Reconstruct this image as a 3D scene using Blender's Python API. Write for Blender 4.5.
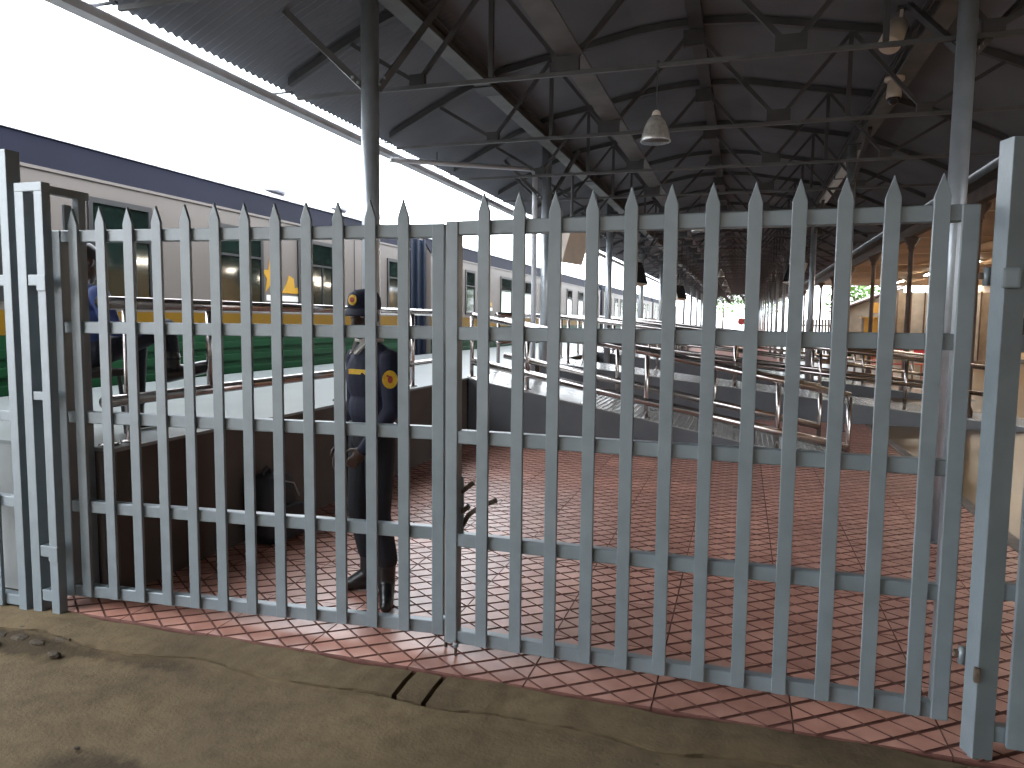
import bpy, bmesh, math, random
from mathutils import Vector, Matrix
random.seed(7)
sc = bpy.context.scene
for o in list(bpy.data.objects): bpy.data.objects.remove(o)

# ------------------------------------------------------------------ camera
H = 1.57
F_PX, YAW, PITCH, ROLL = 734.36, 0.3025, 0.0874, 0.0108
cd = bpy.data.cameras.new('camera'); co = bpy.data.objects.new('camera', cd); sc.collection.objects.link(co)
fwd = Vector((-math.sin(YAW)*math.cos(PITCH), math.cos(YAW)*math.cos(PITCH), -math.sin(PITCH)))
rt = Vector((math.cos(YAW), math.sin(YAW), 0)); up = rt.cross(fwd)
r2 = rt*math.cos(ROLL)+up*math.sin(ROLL); u2 = up*math.cos(ROLL)-rt*math.sin(ROLL)
co.matrix_world = Matrix(((r2.x, u2.x, -fwd.x, 0), (r2.y, u2.y, -fwd.y, 0), (r2.z, u2.z, -fwd.z, H), (0, 0, 0, 1)))
cd.sensor_width = 36; cd.lens = F_PX/1024*36; cd.clip_start = 0.05; cd.clip_end = 500
sc.camera = co

# ------------------------------------------------------------------ sky, exposure
w = bpy.data.worlds.new('overcast_sky'); sc.world = w; w.use_nodes = True
wb = w.node_tree.nodes['Background']
wb.inputs[0].default_value = (0.88, 0.94, 1.0, 1); wb.inputs[1].default_value = 2.6
vs = sc.view_settings
vs.view_transform = 'Standard'; vs.look = 'None'; vs.gamma = 1; vs.use_curve_mapping = False
vs.exposure = 1.9

# ------------------------------------------------------------------ materials
def mat(name, col, rough=0.6, metal=0.0, var=0.12, scale=6.0, bump=0.0, bscale=40.0, spec=0.5, emit=None, estr=0.0, rnd=0.0, col2=None):
    m = bpy.data.materials.new(name); m.use_nodes = True
    nt = m.node_tree; b = nt.nodes['Principled BSDF']
    b.inputs['Roughness'].default_value = rough; b.inputs['Metallic'].default_value = metal
    b.inputs['Specular IOR Level'].default_value = spec
    tc = nt.nodes.new('ShaderNodeTexCoord')
    nz = nt.nodes.new('ShaderNodeTexNoise'); nz.inputs['Scale'].default_value = scale; nz.inputs['Detail'].default_value = 6
    nt.links.new(tc.outputs['Object'], nz.inputs['Vector'])
    rp = nt.nodes.new('ShaderNodeValToRGB')
    c2 = col2 or tuple(min(1, c*(1+var)) for c in col)
    c1 = tuple(c*(1-var) for c in col)
    rp.color_ramp.elements[0].position = 0.32; rp.color_ramp.elements[1].position = 0.7
    rp.color_ramp.elements[0].color = (*c1, 1); rp.color_ramp.elements[1].color = (*c2, 1)
    nt.links.new(nz.outputs['Fac'], rp.inputs['Fac'])
    out = rp.outputs['Color']
    if rnd:
        oi = nt.nodes.new('ShaderNodeObjectInfo')
        mr = nt.nodes.new('ShaderNodeMapRange'); mr.inputs['To Min'].default_value = 1-rnd; mr.inputs['To Max'].default_value = 1+rnd
        nt.links.new(oi.outputs['Random'], mr.inputs['Value'])
        mx = nt.nodes.new('ShaderNodeVectorMath'); mx.operation = 'SCALE'
        nt.links.new(out, mx.inputs[0]); nt.links.new(mr.outputs[0], mx.inputs['Scale']); out = mx.outputs[0]
    nt.links.new(out, b.inputs['Base Color'])
    if bump:
        n2 = nt.nodes.new('ShaderNodeTexNoise'); n2.inputs['Scale'].default_value = bscale; n2.inputs['Detail'].default_value = 8
        nt.links.new(tc.outputs['Object'], n2.inputs['Vector'])
        bp = nt.nodes.new('ShaderNodeBump'); bp.inputs['Strength'].default_value = bump; bp.inputs['Distance'].default_value = 0.02
        nt.links.new(n2.outputs['Fac'], bp.inputs['Height']); nt.links.new(bp.outputs[0], b.inputs['Normal'])
    if emit:
        b.inputs['Emission Color'].default_value = (*emit, 1); b.inputs['Emission Strength'].default_value = estr
    return m

M = {}
M['gate'] = mat('gate_paint', (0.158, 0.188, 0.208), 0.36, 0.0, 0.10, 9, 0.05, 60, spec=0.85)
M['galv'] = mat('galvanised_steel', (0.40, 0.43, 0.46), 0.35, 0.55, 0.15, 5, 0.04, 30)
M['steel'] = mat('dark_painted_steel', (0.055, 0.055, 0.058), 0.6, 0.0, 0.2, 4)
M['tie'] = mat('pale_steel', (0.10, 0.10, 0.102), 0.5, 0.2, 0.2, 4)
M['girder'] = mat('girder_paint', (0.125, 0.123, 0.12), 0.6, 0.0, 0.2, 4, 0.05)
M['roofsheet'] = mat('corrugated_sheet', (0.135, 0.142, 0.160), 0.6, 0.0, 0.15, 1.2)
M['gutter'] = mat('gutter_paint', (0.60, 0.62, 0.66), 0.5, 0.0, 0.15, 3)
M['chrome'] = mat('stainless_steel', (0.44, 0.40, 0.385), 0.22, 0.95, 0.06, 4)
M['rust'] = mat('rusty_steel', (0.11, 0.08, 0.06), 0.8, 0.3, 0.35, 40, 0.2)
M['paver'] = mat('red_paver', (0.42, 0.185, 0.138), 0.34, 0.0, 0.22, 5, 0.06, 120, spec=0.55, rnd=0.18, col2=(0.50, 0.27, 0.21))
M['grout'] = mat('dark_joint', (0.13, 0.050, 0.038), 0.8, 0, 0.2, 20)
M['plattop'] = mat('platform_concrete', (0.19, 0.205, 0.208), 0.28, 0, 0.08, 3, 0.03, 60)
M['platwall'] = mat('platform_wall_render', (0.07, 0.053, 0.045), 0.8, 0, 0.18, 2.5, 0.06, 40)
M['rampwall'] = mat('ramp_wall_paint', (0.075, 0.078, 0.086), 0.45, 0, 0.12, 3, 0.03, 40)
M['tread'] = mat('ramp_tread', (0.33, 0.33, 0.32), 0.25, 0.3, 0.12, 6)
M['concgrey'] = mat('grey_concrete', (0.30, 0.31, 0.31), 0.75, 0, 0.15, 4, 0.1, 50)
M['tan'] = mat('tan_polished_floor', (0.15, 0.092, 0.042), 0.30, 0, 0.18, 0.6, spec=0.3)
M['kerb'] = mat('kerb_stone', (0.17, 0.14, 0.12), 0.7, 0, 0.25, 8, 0.15, 60)
M['soffit'] = mat('tan_soffit', (0.58, 0.40, 0.26), 0.6, 0, 0.22, 0.5)
M['tanwall'] = mat('tan_wall', (0.66, 0.43, 0.22), 0.6, 0, 0.08, 1.0)
M['brown'] = mat('brown_timber', (0.10, 0.06, 0.045), 0.6, 0, 0.25, 4)
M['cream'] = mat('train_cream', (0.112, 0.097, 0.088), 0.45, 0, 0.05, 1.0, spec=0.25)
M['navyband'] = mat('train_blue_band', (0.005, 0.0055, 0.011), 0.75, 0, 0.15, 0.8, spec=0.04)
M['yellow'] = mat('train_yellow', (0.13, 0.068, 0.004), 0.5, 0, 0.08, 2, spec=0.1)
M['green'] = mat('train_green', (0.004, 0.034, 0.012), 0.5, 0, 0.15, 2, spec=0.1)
M['roofpale'] = mat('train_roof_pale', (0.55, 0.55, 0.58), 0.35, 0.2, 0.1, 1)
M['black'] = mat('black_rubber', (0.012, 0.012, 0.014), 0.6, 0, 0.2, 8)
M['frame'] = mat('window_frame_black', (0.005, 0.005, 0.006), 0.5, 0, 0.1, 8)
M['glass'] = mat('green_tinted_glass', (0.006, 0.012, 0.010), 0.06, 0.0, 0.5, 1.4, spec=0.8)
M['pale_glass'] = mat('pale_green_glass', (0.45, 0.60, 0.45), 0.15, 0.0, 0.35, 2.2)  # pale green colour for some lower train panes
M['gangway'] = mat('gangway_bellows', (0.008, 0.012, 0.022), 0.6, 0, 0.15, 4, spec=0.1)
M['gold'] = mat('gold_decal', (0.36, 0.19, 0.01), 0.4, 0, 0.08, 4)
M['lamp'] = mat('prismatic_lamp', (0.42, 0.39, 0.36), 0.2, 0.35, 0.2, 30)
M['white'] = mat('white_enamel', (0.6, 0.59, 0.56), 0.4, 0, 0.06, 4)
M['camwhite'] = mat('camera_casing', (0.66, 0.57, 0.48), 0.45, 0, 0.06, 8)
M['darkglass'] = mat('dark_dome_glass', (0.01, 0.01, 0.012), 0.06, 0, 0.1, 5)
M['tube'] = mat('fluorescent_tube', (0.9, 0.9, 0.85), 0.3, emit=(1.0, 0.90, 0.74), estr=48)
M['red'] = mat('red_plastic', (0.55, 0.03, 0.03), 0.35, 0, 0.08, 6)
M['yellowwood'] = mat('yellow_boards', (0.70, 0.40, 0.08), 0.6, 0, 0.12, 3)
M['shed'] = mat('grey_brown_boards', (0.30, 0.24, 0.18), 0.8, 0, 0.25, 2)
M['hoard'] = mat('grey_hoarding', (0.42, 0.39, 0.35), 0.7, 0, 0.18, 2)
M['leaf'] = mat('leaves', (0.10, 0.20, 0.04), 0.6, 0, 0.3, 2, rnd=0.1)
M['bark'] = mat('bark', (0.10, 0.07, 0.05), 0.9, 0, 0.3, 6)
M['skin'] = mat('dark_skin', (0.045, 0.022, 0.014), 0.45, 0, 0.1, 20)
M['jersey'] = mat('navy_jersey', (0.006, 0.007, 0.024), 0.85, 0, 0.2, 30, 0.2, 200)
M['trousers'] = mat('navy_trousers', (0.005, 0.006, 0.011), 0.8, 0, 0.2, 20, 0.15, 80)
M['boot'] = mat('black_leather', (0.010, 0.010, 0.011), 0.28, 0, 0.2, 20)
M['denim'] = mat('dark_denim', (0.008, 0.010, 0.019), 0.85, 0, 0.2, 25, 0.2, 150)
M['shirtblue'] = mat('blue_shirt', (0.03, 0.05, 0.16), 0.8, 0, 0.15, 20)
M['shirtwhite'] = mat('white_collar', (0.55, 0.52, 0.50), 0.8, 0, 0.05, 20)
M['badge'] = mat('yellow_badge', (0.70, 0.42, 0.02), 0.6, 0, 0.1, 30)
M['badgered'] = mat('badge_red', (0.35, 0.05, 0.04), 0.6, 0, 0.1, 30)
M['bag'] = mat('black_nylon', (0.010, 0.010, 0.014), 0.6, 0, 0.2, 20, 0.2, 60)
M['dirtclod'] = mat('dirt_clod', (0.05, 0.036, 0.023), 0.95, 0, 0.3, 30, 0.3, 60)
M['screen'] = mat('monitor_screen', (0.015, 0.015, 0.02), 0.15, 0, 0.1, 5)

STAINS = [(-2.05, 1.98, 0.30, 0.16, 0.42), (-3.3, 2.68, 0.55, 0.13, 0.35), (-3.05, 2.86, 0.4, 0.12, 0.5), (-2.7, 2.72, 0.5, 0.08, 0.6)]
def dirt_mat():
    m = bpy.data.materials.new('dirt_apron'); m.use_nodes = True; nt = m.node_tree; b = nt.nodes['Principled BSDF']
    b.inputs['Roughness'].default_value = 0.9; b.inputs['Specular IOR Level'].default_value = 0.25
    tc = nt.nodes.new('ShaderNodeTexCoord')
    def noise(s, d, dist=0.0):
        n = nt.nodes.new('ShaderNodeTexNoise'); n.inputs['Scale'].default_value = s; n.inputs['Detail'].default_value = d; n.inputs['Distortion'].default_value = dist
        nt.links.new(tc.outputs['Object'], n.inputs['Vector']); return n
    n1 = noise(1.3, 8, 0.4); n2 = noise(14, 8); n3 = noise(70, 4)
    rp = nt.nodes.new('ShaderNodeValToRGB'); e = rp.color_ramp.elements
    e[0].position = 0.30; e[0].color = (0.075, 0.052, 0.030, 1)
    e[1].position = 0.62; e[1].color = (0.138, 0.100, 0.054, 1)
    x = rp.color_ramp.elements.new(0.44); x.color = (0.112, 0.081, 0.045, 1)
    nt.links.new(n1.outputs['Fac'], rp.inputs['Fac'])
    mx = nt.nodes.new('ShaderNodeMix'); mx.data_type = 'RGBA'; mx.blend_type = 'MULTIPLY'; mx.inputs[0].default_value = 0.55
    r2_ = nt.nodes.new('ShaderNodeValToRGB'); r2_.color_ramp.elements[0].position = 0.3; r2_.color_ramp.elements[0].color = (0.5, 0.48, 0.45, 1); r2_.color_ramp.elements[1].position = 0.6; r2_.color_ramp.elements[1].color = (1, 1, 1, 1)
    nt.links.new(n2.outputs['Fac'], r2_.inputs['Fac'])
    nt.links.new(rp.outputs[0], mx.inputs[6]); nt.links.new(r2_.outputs[0], mx.inputs[7])
    prev = mx.outputs[2]
    for (cx, cy, rx, ry, k) in STAINS:
        mp = nt.nodes.new('ShaderNodeMapping'); mp.vector_type = 'POINT'
        mp.inputs['Location'].default_value = (-cx/rx, -cy/ry, 0); mp.inputs['Scale'].default_value = (1/rx, 1/ry, 0)
        wz = nt.nodes.new('ShaderNodeVectorMath'); wz.operation = 'MULTIPLY_ADD'; wz.inputs[1].default_value = (0.16, 0.16, 0); 
        nt.links.new(n2.outputs['Color'], wz.inputs[0]); nt.links.new(tc.outputs['Object'], wz.inputs[2])
        nt.links.new(wz.outputs[0], mp.inputs['Vector'])
        gr_ = nt.nodes.new('ShaderNodeTexGradient'); gr_.gradient_type = 'SPHERICAL'; nt.links.new(mp.outputs[0], gr_.inputs['Vector'])
        m3 = nt.nodes.new('ShaderNodeMix'); m3.data_type = 'RGBA'; m3.blend_type = 'MULTIPLY'; m3.inputs[7].default_value = (k, k*0.95, k*0.9, 1)
        cr = nt.nodes.new('ShaderNodeMapRange'); cr.inputs['From Max'].default_value = 0.45; nt.links.new(gr_.outputs['Fac'], cr.inputs['Value'])
        nt.links.new(cr.outputs[0], m3.inputs[0]); nt.links.new(prev, m3.inputs[6]); prev = m3.outputs[2]
    nt.links.new(prev, b.inputs['Base Color'])
    ad = nt.nodes.new('ShaderNodeMath'); ad.operation = 'ADD'
    nt.links.new(n2.outputs['Fac'], ad.inputs[0]); nt.links.new(n3.outputs['Fac'], ad.inputs[1])
    bp = nt.nodes.new('ShaderNodeBump'); bp.inputs['Strength'].default_value = 0.35; bp.inputs['Distance'].default_value = 0.012
    nt.links.new(ad.outputs[0], bp.inputs['Height']); nt.links.new(bp.outputs[0], b.inputs['Normal'])
    return m
M['dirt'] = dirt_mat()

def farpaver_mat():   # too far to tell pieces apart: colour of slabs and joints only
    m = bpy.data.materials.new('red_paver_far'); m.use_nodes = True; nt = m.node_tree; b = nt.nodes['Principled BSDF']
    b.inputs['Roughness'].default_value = 0.38
    tc = nt.nodes.new('ShaderNodeTexCoord'); br = nt.nodes.new('ShaderNodeTexBrick'); br.offset = 0
    br.inputs['Color1'].default_value = (0.33, 0.125, 0.09, 1); br.inputs['Color2'].default_value = (0.37, 0.16, 0.12, 1); br.inputs['Mortar'].default_value = (0.12, 0.05, 0.04, 1)
    br.inputs['Scale'].default_value = 1; br.inputs['Brick Width'].default_value = 0.18; br.inputs['Row Height'].default_value = 0.136; br.inputs['Mortar Size'].default_value = 0.006
    nt.links.new(tc.outputs['Object'], br.inputs['Vector']); nt.links.new(br.outputs[0], b.inputs['Base Color'])
    return m
M['farpaver'] = farpaver_mat()

# ------------------------------------------------------------------ helpers
COL = sc.collection
ORD = ['first', 'second', 'third', 'fourth', 'fifth', 'sixth', 'seventh', 'eighth', 'ninth', 'tenth', 'eleventh', 'twelfth']

def props(o, label=None, cat=None, group=None, kind=None):
    if label: o['label'] = label
    if cat: o['category'] = cat
    if group: o['group'] = group
    if kind: o['kind'] = kind
    return o
def empty(name, loc, label=None, cat=None, group=None, kind=None):
    o = bpy.data.objects.new(name, None); o.empty_display_size = 0.1; COL.objects.link(o); o.location = loc
    return props(o, label, cat, group, kind)
def wloc(o):
    v = Vector((0, 0, 0))
    while o: v = v + o.location; o = o.parent
    return v
def obj(name, bm, m, parent=None, smooth=False, loc=None):
    """mesh given in world coordinates; parents are never rotated"""
    me = bpy.data.meshes.new(name)
    base = wloc(parent) if parent else Vector((0, 0, 0))
    l = Vector(loc) if loc is not None else base.copy()
    bmesh.ops.translate(bm, verts=bm.verts, vec=-l)
    bmesh.ops.recalc_face_normals(bm, faces=bm.faces)
    bm.to_mesh(me); bm.free()
    for mm in (m if isinstance(m, (list, tuple)) else [m]): me.materials.append(mm if not isinstance(mm, str) else M[mm])
    if smooth:
        for p in me.polygons: p.use_smooth = True
    o = bpy.data.objects.new(name, me); COL.objects.link(o)
    o.parent = parent; o.location = l-base
    return o
def dup(o, name, loc, parent=None):
    c = bpy.data.objects.new(name, o.data); COL.objects.link(c); c.parent = parent
    c.location = Vector(loc)-(wloc(parent) if parent else Vector((0, 0, 0)))
    return c
def nb(): return bmesh.new()
def box(bm, lo, hi, bev=0):
    v = [bm.verts.new((x, y, z)) for x in (lo[0], hi[0]) for y in (lo[1], hi[1]) for z in (lo[2], hi[2])]
    fs = [bm.faces.new([v[i] for i in f]) for f in ((0, 1, 3, 2), (4, 6, 7, 5), (0, 4, 5, 1), (2, 3, 7, 6), (0, 2, 6, 4), (1, 5, 7, 3))]
    if bev:
        es = list({e for f in fs for e in f.edges})
        bmesh.ops.bevel(bm, geom=es, offset=bev, segments=2, affect='EDGES', profile=0.7)
    return bm
def bx(lo, hi, bev=0): return box(nb(), lo, hi, bev)
def prism(bm, pts, vec):
    """closed polygon pts (3D) extruded by vec"""
    a = [bm.verts.new(p) for p in pts]; b = [bm.verts.new(Vector(p)+Vector(vec)) for p in pts]
    n = len(pts)
    bm.faces.new(a); bm.faces.new(b[::-1])
    for i in range(n): bm.faces.new((a[i], a[(i+1) % n], b[(i+1) % n], b[i]))
    return bm
def frame_axes(d):
    d = d.normalized(); h = Vector((0, 0, 1)) if abs(d.z) < 0.95 else Vector((1, 0, 0))
    a = d.cross(h).normalized(); return a, a.cross(d).normalized()
def tube(bm, pts, r, n=10, cap=True):
    pts = [Vector(p) for p in pts]; rs = r if isinstance(r, (list, tuple)) else [r]*len(pts)
    rings = []
    a = None
    for i, p in enumerate(pts):
        d = (pts[min(i+1, len(pts)-1)]-pts[max(i-1, 0)])
        if a is None: a, b = frame_axes(d)
        else:
            dn = d.normalized(); a = (a-dn*a.dot(dn)).normalized()
        b = a.cross(d.normalized())
        rings.append([bm.verts.new(p+(a*math.cos(t)+b*math.sin(t))*rs[i]) for t in [2*math.pi*k/n for k in range(n)]])
    for i in range(len(rings)-1):
        for k in range(n): bm.faces.new((rings[i][k], rings[i][(k+1) % n], rings[i+1][(k+1) % n], rings[i+1][k]))
    if cap: bm.faces.new(rings[0][::-1]); bm.faces.new(rings[-1])
    return bm
def bar(bm, p0, p1, wa, wb):
    """rectangular bar; wa across (horizontal-ish), wb the other way"""
    p0, p1 = Vector(p0), Vector(p1); a, b = frame_axes(p1-p0)
    q = [a*(s*wa/2)+b*(t*wb/2) for s, t in ((-1, -1), (1, -1), (1, 1), (-1, 1))]
    return prism(bm, [p0+x for x in q], p1-p0)
def lathe(bm, prof, c, n=16):
    """prof: list of (r, z); c: (x, y)"""
    rings = [[bm.verts.new((c[0]+r*math.cos(2*math.pi*k/n), c[1]+r*math.sin(2*math.pi*k/n), z)) for k in range(n)] for r, z in prof]
    for i in range(len(rings)-1):
        for k in range(n): bm.faces.new((rings[i][k], rings[i][(k+1) % n], rings[i+1][(k+1) % n], rings[i+1][k]))
    bm.faces.new(rings[0][::-1]); bm.faces.new(rings[-1])
    return bm

# ================================================================== GROUND
PH = 0.84            # raised platform height
WX = -3.28           # face of the raised platform
GX0 = -0.845; TP = 0.545   # paver joints
def edgeY(x):        # edge between pavers and dirt
    return 2.905+0.012*math.sin(x*5)+0.008*math.sin(x*13+1)
# dirt apron
bm = nb(); nx, ny = 110, 60
vv = []
for j in range(ny+1):
    row = []
    for i in range(nx+1):
        x = -7+10.5*i/nx; t = j/ny
        y = -8+(edgeY(x)-0.237+0.020*math.sin(x*7.3)+8)*(1-(1-t)**2.2)
        z = -0.030+0.012*t**6+0.010*(1-t**8)*math.sin(x*2.1+y*1.3)+0.008*(1-t**8)*math.sin(x*5.3-y*4.1)+0.004*random.uniform(-1, 1)
        if -4.6 < x < -2.4 and y > 2.1: z += -0.018*math.exp(-((y-2.52)/0.10)**2)*(1 if x < -2.95 else 0.5)
        row.append(bm.verts.new((x, y, z)))
    vv.append(row)
for j in range(ny):
    for i in range(nx): bm.faces.new((vv[j][i], vv[j][i+1], vv[j+1][i+1], vv[j+1][i]))
props(obj('floor_dirt_apron', bm, 'dirt', smooth=True), 'bare brown dirt ground in front of the gate', kind='structure')
bm = bx((-45, -45, -0.6), (45, 100, -0.12))
props(obj('floor_base', bm, 'dirt'), 'brown earth under the station', kind='structure')
# cement strip along the gate line, in uneven segments
strip = empty('floor_cement_strip', (0, 2.8, -0.03), 'worn cement strip between the dirt and the red pavers', kind='structure')
segs = [(-3.9, -3.1), (-3.1, -1.36), (-1.335, -1.215), (-1.19, 0.35), (0.35, 3.2)]
for a, b in segs:
    bm = nb(); n = max(3, int((b-a)/0.06)); top = []; bot = []
    for i in range(n+1):
        x = a+(b-a)*i/n
        yb = edgeY(x)-0.004; yf = edgeY(x)-0.225+0.020*math.sin(x*7.3)+random.uniform(-0.010, 0.010)
        z = -0.006+random.uniform(-0.002, 0.002)
        top.append((bm.verts.new((x, yf-0.004, -0.06)), bm.verts.new((x, yf, z-0.008)), bm.verts.new((x, (yf+yb)/2, z+0.001)), bm.verts.new((x, yb, z)), bm.verts.new((x, yb, -0.06))))
    for i in range(n):
        for k in range(4): bm.faces.new((top[i][k], top[i+1][k], top[i+1][k+1], top[i][k+1]))
        bm.faces.new((top[i][4], top[i+1][4], top[i+1][0], top[i][0]))
    bm.faces.new(top[0]); bm.faces.new(top[-1][::-1])
    obj('strip_segment', bm, 'dirt', strip)
# broken crust and stones
for k, (x, y, s) in enumerate([(-4.0, 2.60, .06), (-3.86, 2.58, .05), (-3.74, 2.60, .06), (-3.62, 2.61, .045), (-3.5, 2.62, .05), (-3.36, 2.63, .04), (-3.24, 2.62, .035), (-3.05, 2.55, .03), (-3.92, 2.70, .045), (-3.70, 2.71, .045), (-3.44, 2.71, .040), (-3.42, 2.54, .035), (-3.15, 2.68, .03), (-0.24, 2.56, .022), (-0.6, 2.72, .014), (-2.3, 2.0, .012), (-1.5, 2.35, .016), (0.62, 2.58, .02), (0.86, 2.80, .03), (0.93, 2.84, .028)]):
    bm = nb(); bmesh.ops.create_icosphere(bm, subdivisions=2, radius=s)
    for v in bm.verts: v.co = Vector((v.co.x*random.uniform(1.0, 1.5), v.co.y*random.uniform(0.6, .9), v.co.z*random.uniform(0.35, 0.6)))+Vector((x, y, -0.03))
    lab = 'lump of broken dirt crust left of the gate' if x < -3 else 'small earth-coloured stone near the cement strip'
    props(obj('dirt_clod' if x < -3 else 'stone', bm, 'dirtclod', smooth=False), lab, 'stone', 'lumps along the broken crust' if x < -3 else 'stones scattered by the strip')

props(obj('added_wall_side', bx((3.45, -12.0, -0.12), (3.75, 2.9, 4.6)), 'shed'), 'unseen dark wall added right of the fence to block sky light', kind='structure')  # unseen wall, added to keep sky light off the right-hand faces
props(obj('added_wall_back', bx((-14, -12.5, -0.12), (11.1, -12.0, 6.5)), 'hoard'), 'unseen tall wall added behind the camera to block low sky light', kind='structure')  # unseen wall, added to hold back low sky light from behind
# red pavers
fl = empty('floor', (0, 3, 0), 'red diamond-grooved paving inside the gate', kind='structure')
obj('bedding', bx((WX-0.35, 2.93, -0.10), (1.9, 20.0, -0.035)), 'grout', fl)
def slab_mesh():
    bm = nb(); s = TP; g = 0.0018; t0 = -0.034; gz = -0.006
    box(bm, (g, g*0.4, t0), (s-g, s-g*0.4, gz))
    for f_ in bm.faces: f_.material_index = 1
    nxd, nyd = 3, 4; dx, dy = s/nxd, s/nyd
    def cell(poly):
        c = Vector((sum(p[0] for p in poly)/len(poly), sum(p[1] for p in poly)/len(poly), 0))
        def ins(k):
            n = len(poly); L_ = []
            for i in range(n):
                a, b = Vector((*poly[i], 0)), Vector((*poly[(i+1) % n], 0)); e = (b-a).normalized(); nn = Vector((-e.y, e.x, 0))
                w_ = 0.0016 if abs(e.x*e.y) < 0.01 else (0.0082 if e.x*e.y > 0 else 0.0040)
                L_.append((a+nn*(w_+k), e))
            out = []
            for i in range(n):
                (p, e), (q, f) = L_[i-1], L_[i]; dt = e.x*f.y-e.y*f.x; t_ = ((q.x-p.x)*f.y-(q.y-p.y)*f.x)/dt; out.append(p+e*t_)
            return out
        lo = ins(0.0); hi = ins(0.0016)
        A = [bm.verts.new((p.x, p.y, gz)) for p in lo]; B = [bm.verts.new((p.x, p.y, 0)) for p in hi]
        bm.faces.new(B).material_index = 0; n = len(poly)
        for i in range(n): bm.faces.new((A[i], A[(i+1) % n], B[(i+1) % n], B[i])).material_index = 1
    for i in range(nxd):
        for j in range(nyd):
            cx, cy = (i+.5)*dx, (j+.5)*dy
            cell([(cx-dx/2, cy), (cx, cy-dy/2), (cx+dx/2, cy), (cx, cy+dy/2)])
    for i in range(nxd-1):
        for j in range(nyd-1):
            cx, cy = (i+1)*dx, (j+1)*dy
            cell([(cx-dx/2, cy), (cx, cy-dy/2), (cx+dx/2, cy), (cx, cy+dy/2)])
    for i in range(1, nxd):
        cell([(i*dx-dx/2, 0), (i*dx+dx/2, 0), (i*dx, dy/2)]); cell([(i*dx+dx/2, s), (i*dx-dx/2, s), (i*dx, s-dy/2)])
    for j in range(1, nyd):
        cell([(0, j*dy+dy/2), (0, j*dy-dy/2), (dx/2, j*dy)]); cell([(s, j*dy-dy/2), (s, j*dy+dy/2), (s-dx/2, j*dy)])
    for cx, cy in ((0, 0), (s, 0), (s, s), (0, s)):
        a_, b_ = (1 if cx == 0 else -1)*dx/2, (1 if cy == 0 else -1)*dy/2
        q = [(cx, cy), (cx+a_, cy), (cx, cy+b_)]
        cell(q if a_*b_ > 0 else q[::-1])
    return bm
proto = None
for j in range(30):
    for i in range(10):
        x = GX0+TP*(i-5); y = 2.915+TP*j
        if proto is None:
            bm = slab_mesh(); bmesh.ops.translate(bm, verts=bm.verts, vec=(x, y, 0)); proto = obj('paving_slab', bm, ['paver', 'grout'], fl, loc=(x, y, 0))
        else: dup(proto, 'paving_slab', (x, y, 0.0015*random.uniform(-1, 1)), fl)
obj('far_paving', bx((-3.6, 2.915+TP*30+0.003, -0.08), (1.88, 90, 0)), 'farpaver', fl)['kind'] = 'stuff'
# kerb and tan concourse floor
props(obj('kerb', bx((1.885, 3.3, -0.1), (1.985, 90, 0.012), 0.006), 'kerb'), 'narrow dark stone kerb between red pavers and tan floor', kind='structure')
props(obj('floor_concourse', bx((1.99, 3.3, -0.1), (30, 90, 0.0)), 'tan'), 'polished tan concourse floor right of the pavers', kind='structure')

# raised platform
pl = empty('platform', (-4.8, 3.0, 0), 'raised grey-topped train platform with dark side wall', kind='structure')
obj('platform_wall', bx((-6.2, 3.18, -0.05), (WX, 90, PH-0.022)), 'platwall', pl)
obj('platform_top', bx((-6.24, 3.155, PH-0.022), (WX+0.012, 90, PH), 0.005), 'plattop', pl)
obj('end_wall_face', bx((-6.2, 3.16, -0.05), (WX-0.16, 3.18, PH-0.022)), 'concgrey', pl)
obj('ballast_bed', bx((-12, -12, -0.12), (-6.25, 90, -0.02)), 'kerb', pl)

# ramps
def ramp(y0, y1, xa, xb, za, label, ribs=True):
    r = empty('ramp', (xa, y0, 0), label, kind='structure')
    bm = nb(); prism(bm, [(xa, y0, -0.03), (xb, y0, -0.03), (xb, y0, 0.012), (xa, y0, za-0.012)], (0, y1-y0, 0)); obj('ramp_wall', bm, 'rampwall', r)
    bm = nb(); prism(bm, [(xa, y0-0.01, za-0.012), (xb+0.05, y0-0.01, 0.002), (xb+0.05, y0-0.01, 0.014), (xa, y0-0.01, za)], (0, y1-y0+0.02, 0)); obj('ramp_surface', bm, 'tread', r)
    if ribs:
        bm = nb(); n = int((xb-xa)/0.06); sl = (0.014-za)/(xb+0.05-xa)
        for k in range(n//3, n):
            x = xa+0.06*k; z = za+sl*(x-xa)
            prism(bm, [(x-0.011, y0+0.02, z-sl*0.011-0.002), (x+0.011, y0+0.02, z+sl*0.011-0.002), (x+0.008, y0+0.02, z+0.007), (x-0.008, y0+0.02, z+0.009)], (0, y1-y0-0.04, 0))
        obj('anti_slip_rib', bm, 'tread', r)['kind'] = 'stuff'
    return r
ramp(8.6, 10.05, WX+0.022, 1.15, PH-0.005, 'near grey ramp sloping from the platform down to the pavers')
ramp(12.5, 13.95, WX+0.022, 4.6, PH-0.005, 'long grey ramp behind the near one, sloping towards the tan floor')
ramp(17.2, 18.6, WX+0.022, 4.6, PH-0.005, 'third grey ramp along the platform', False)
ramp(21.9, 23.3, WX+0.022, 4.6, PH-0.005, 'far grey ramp beyond the third one', False)

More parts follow.
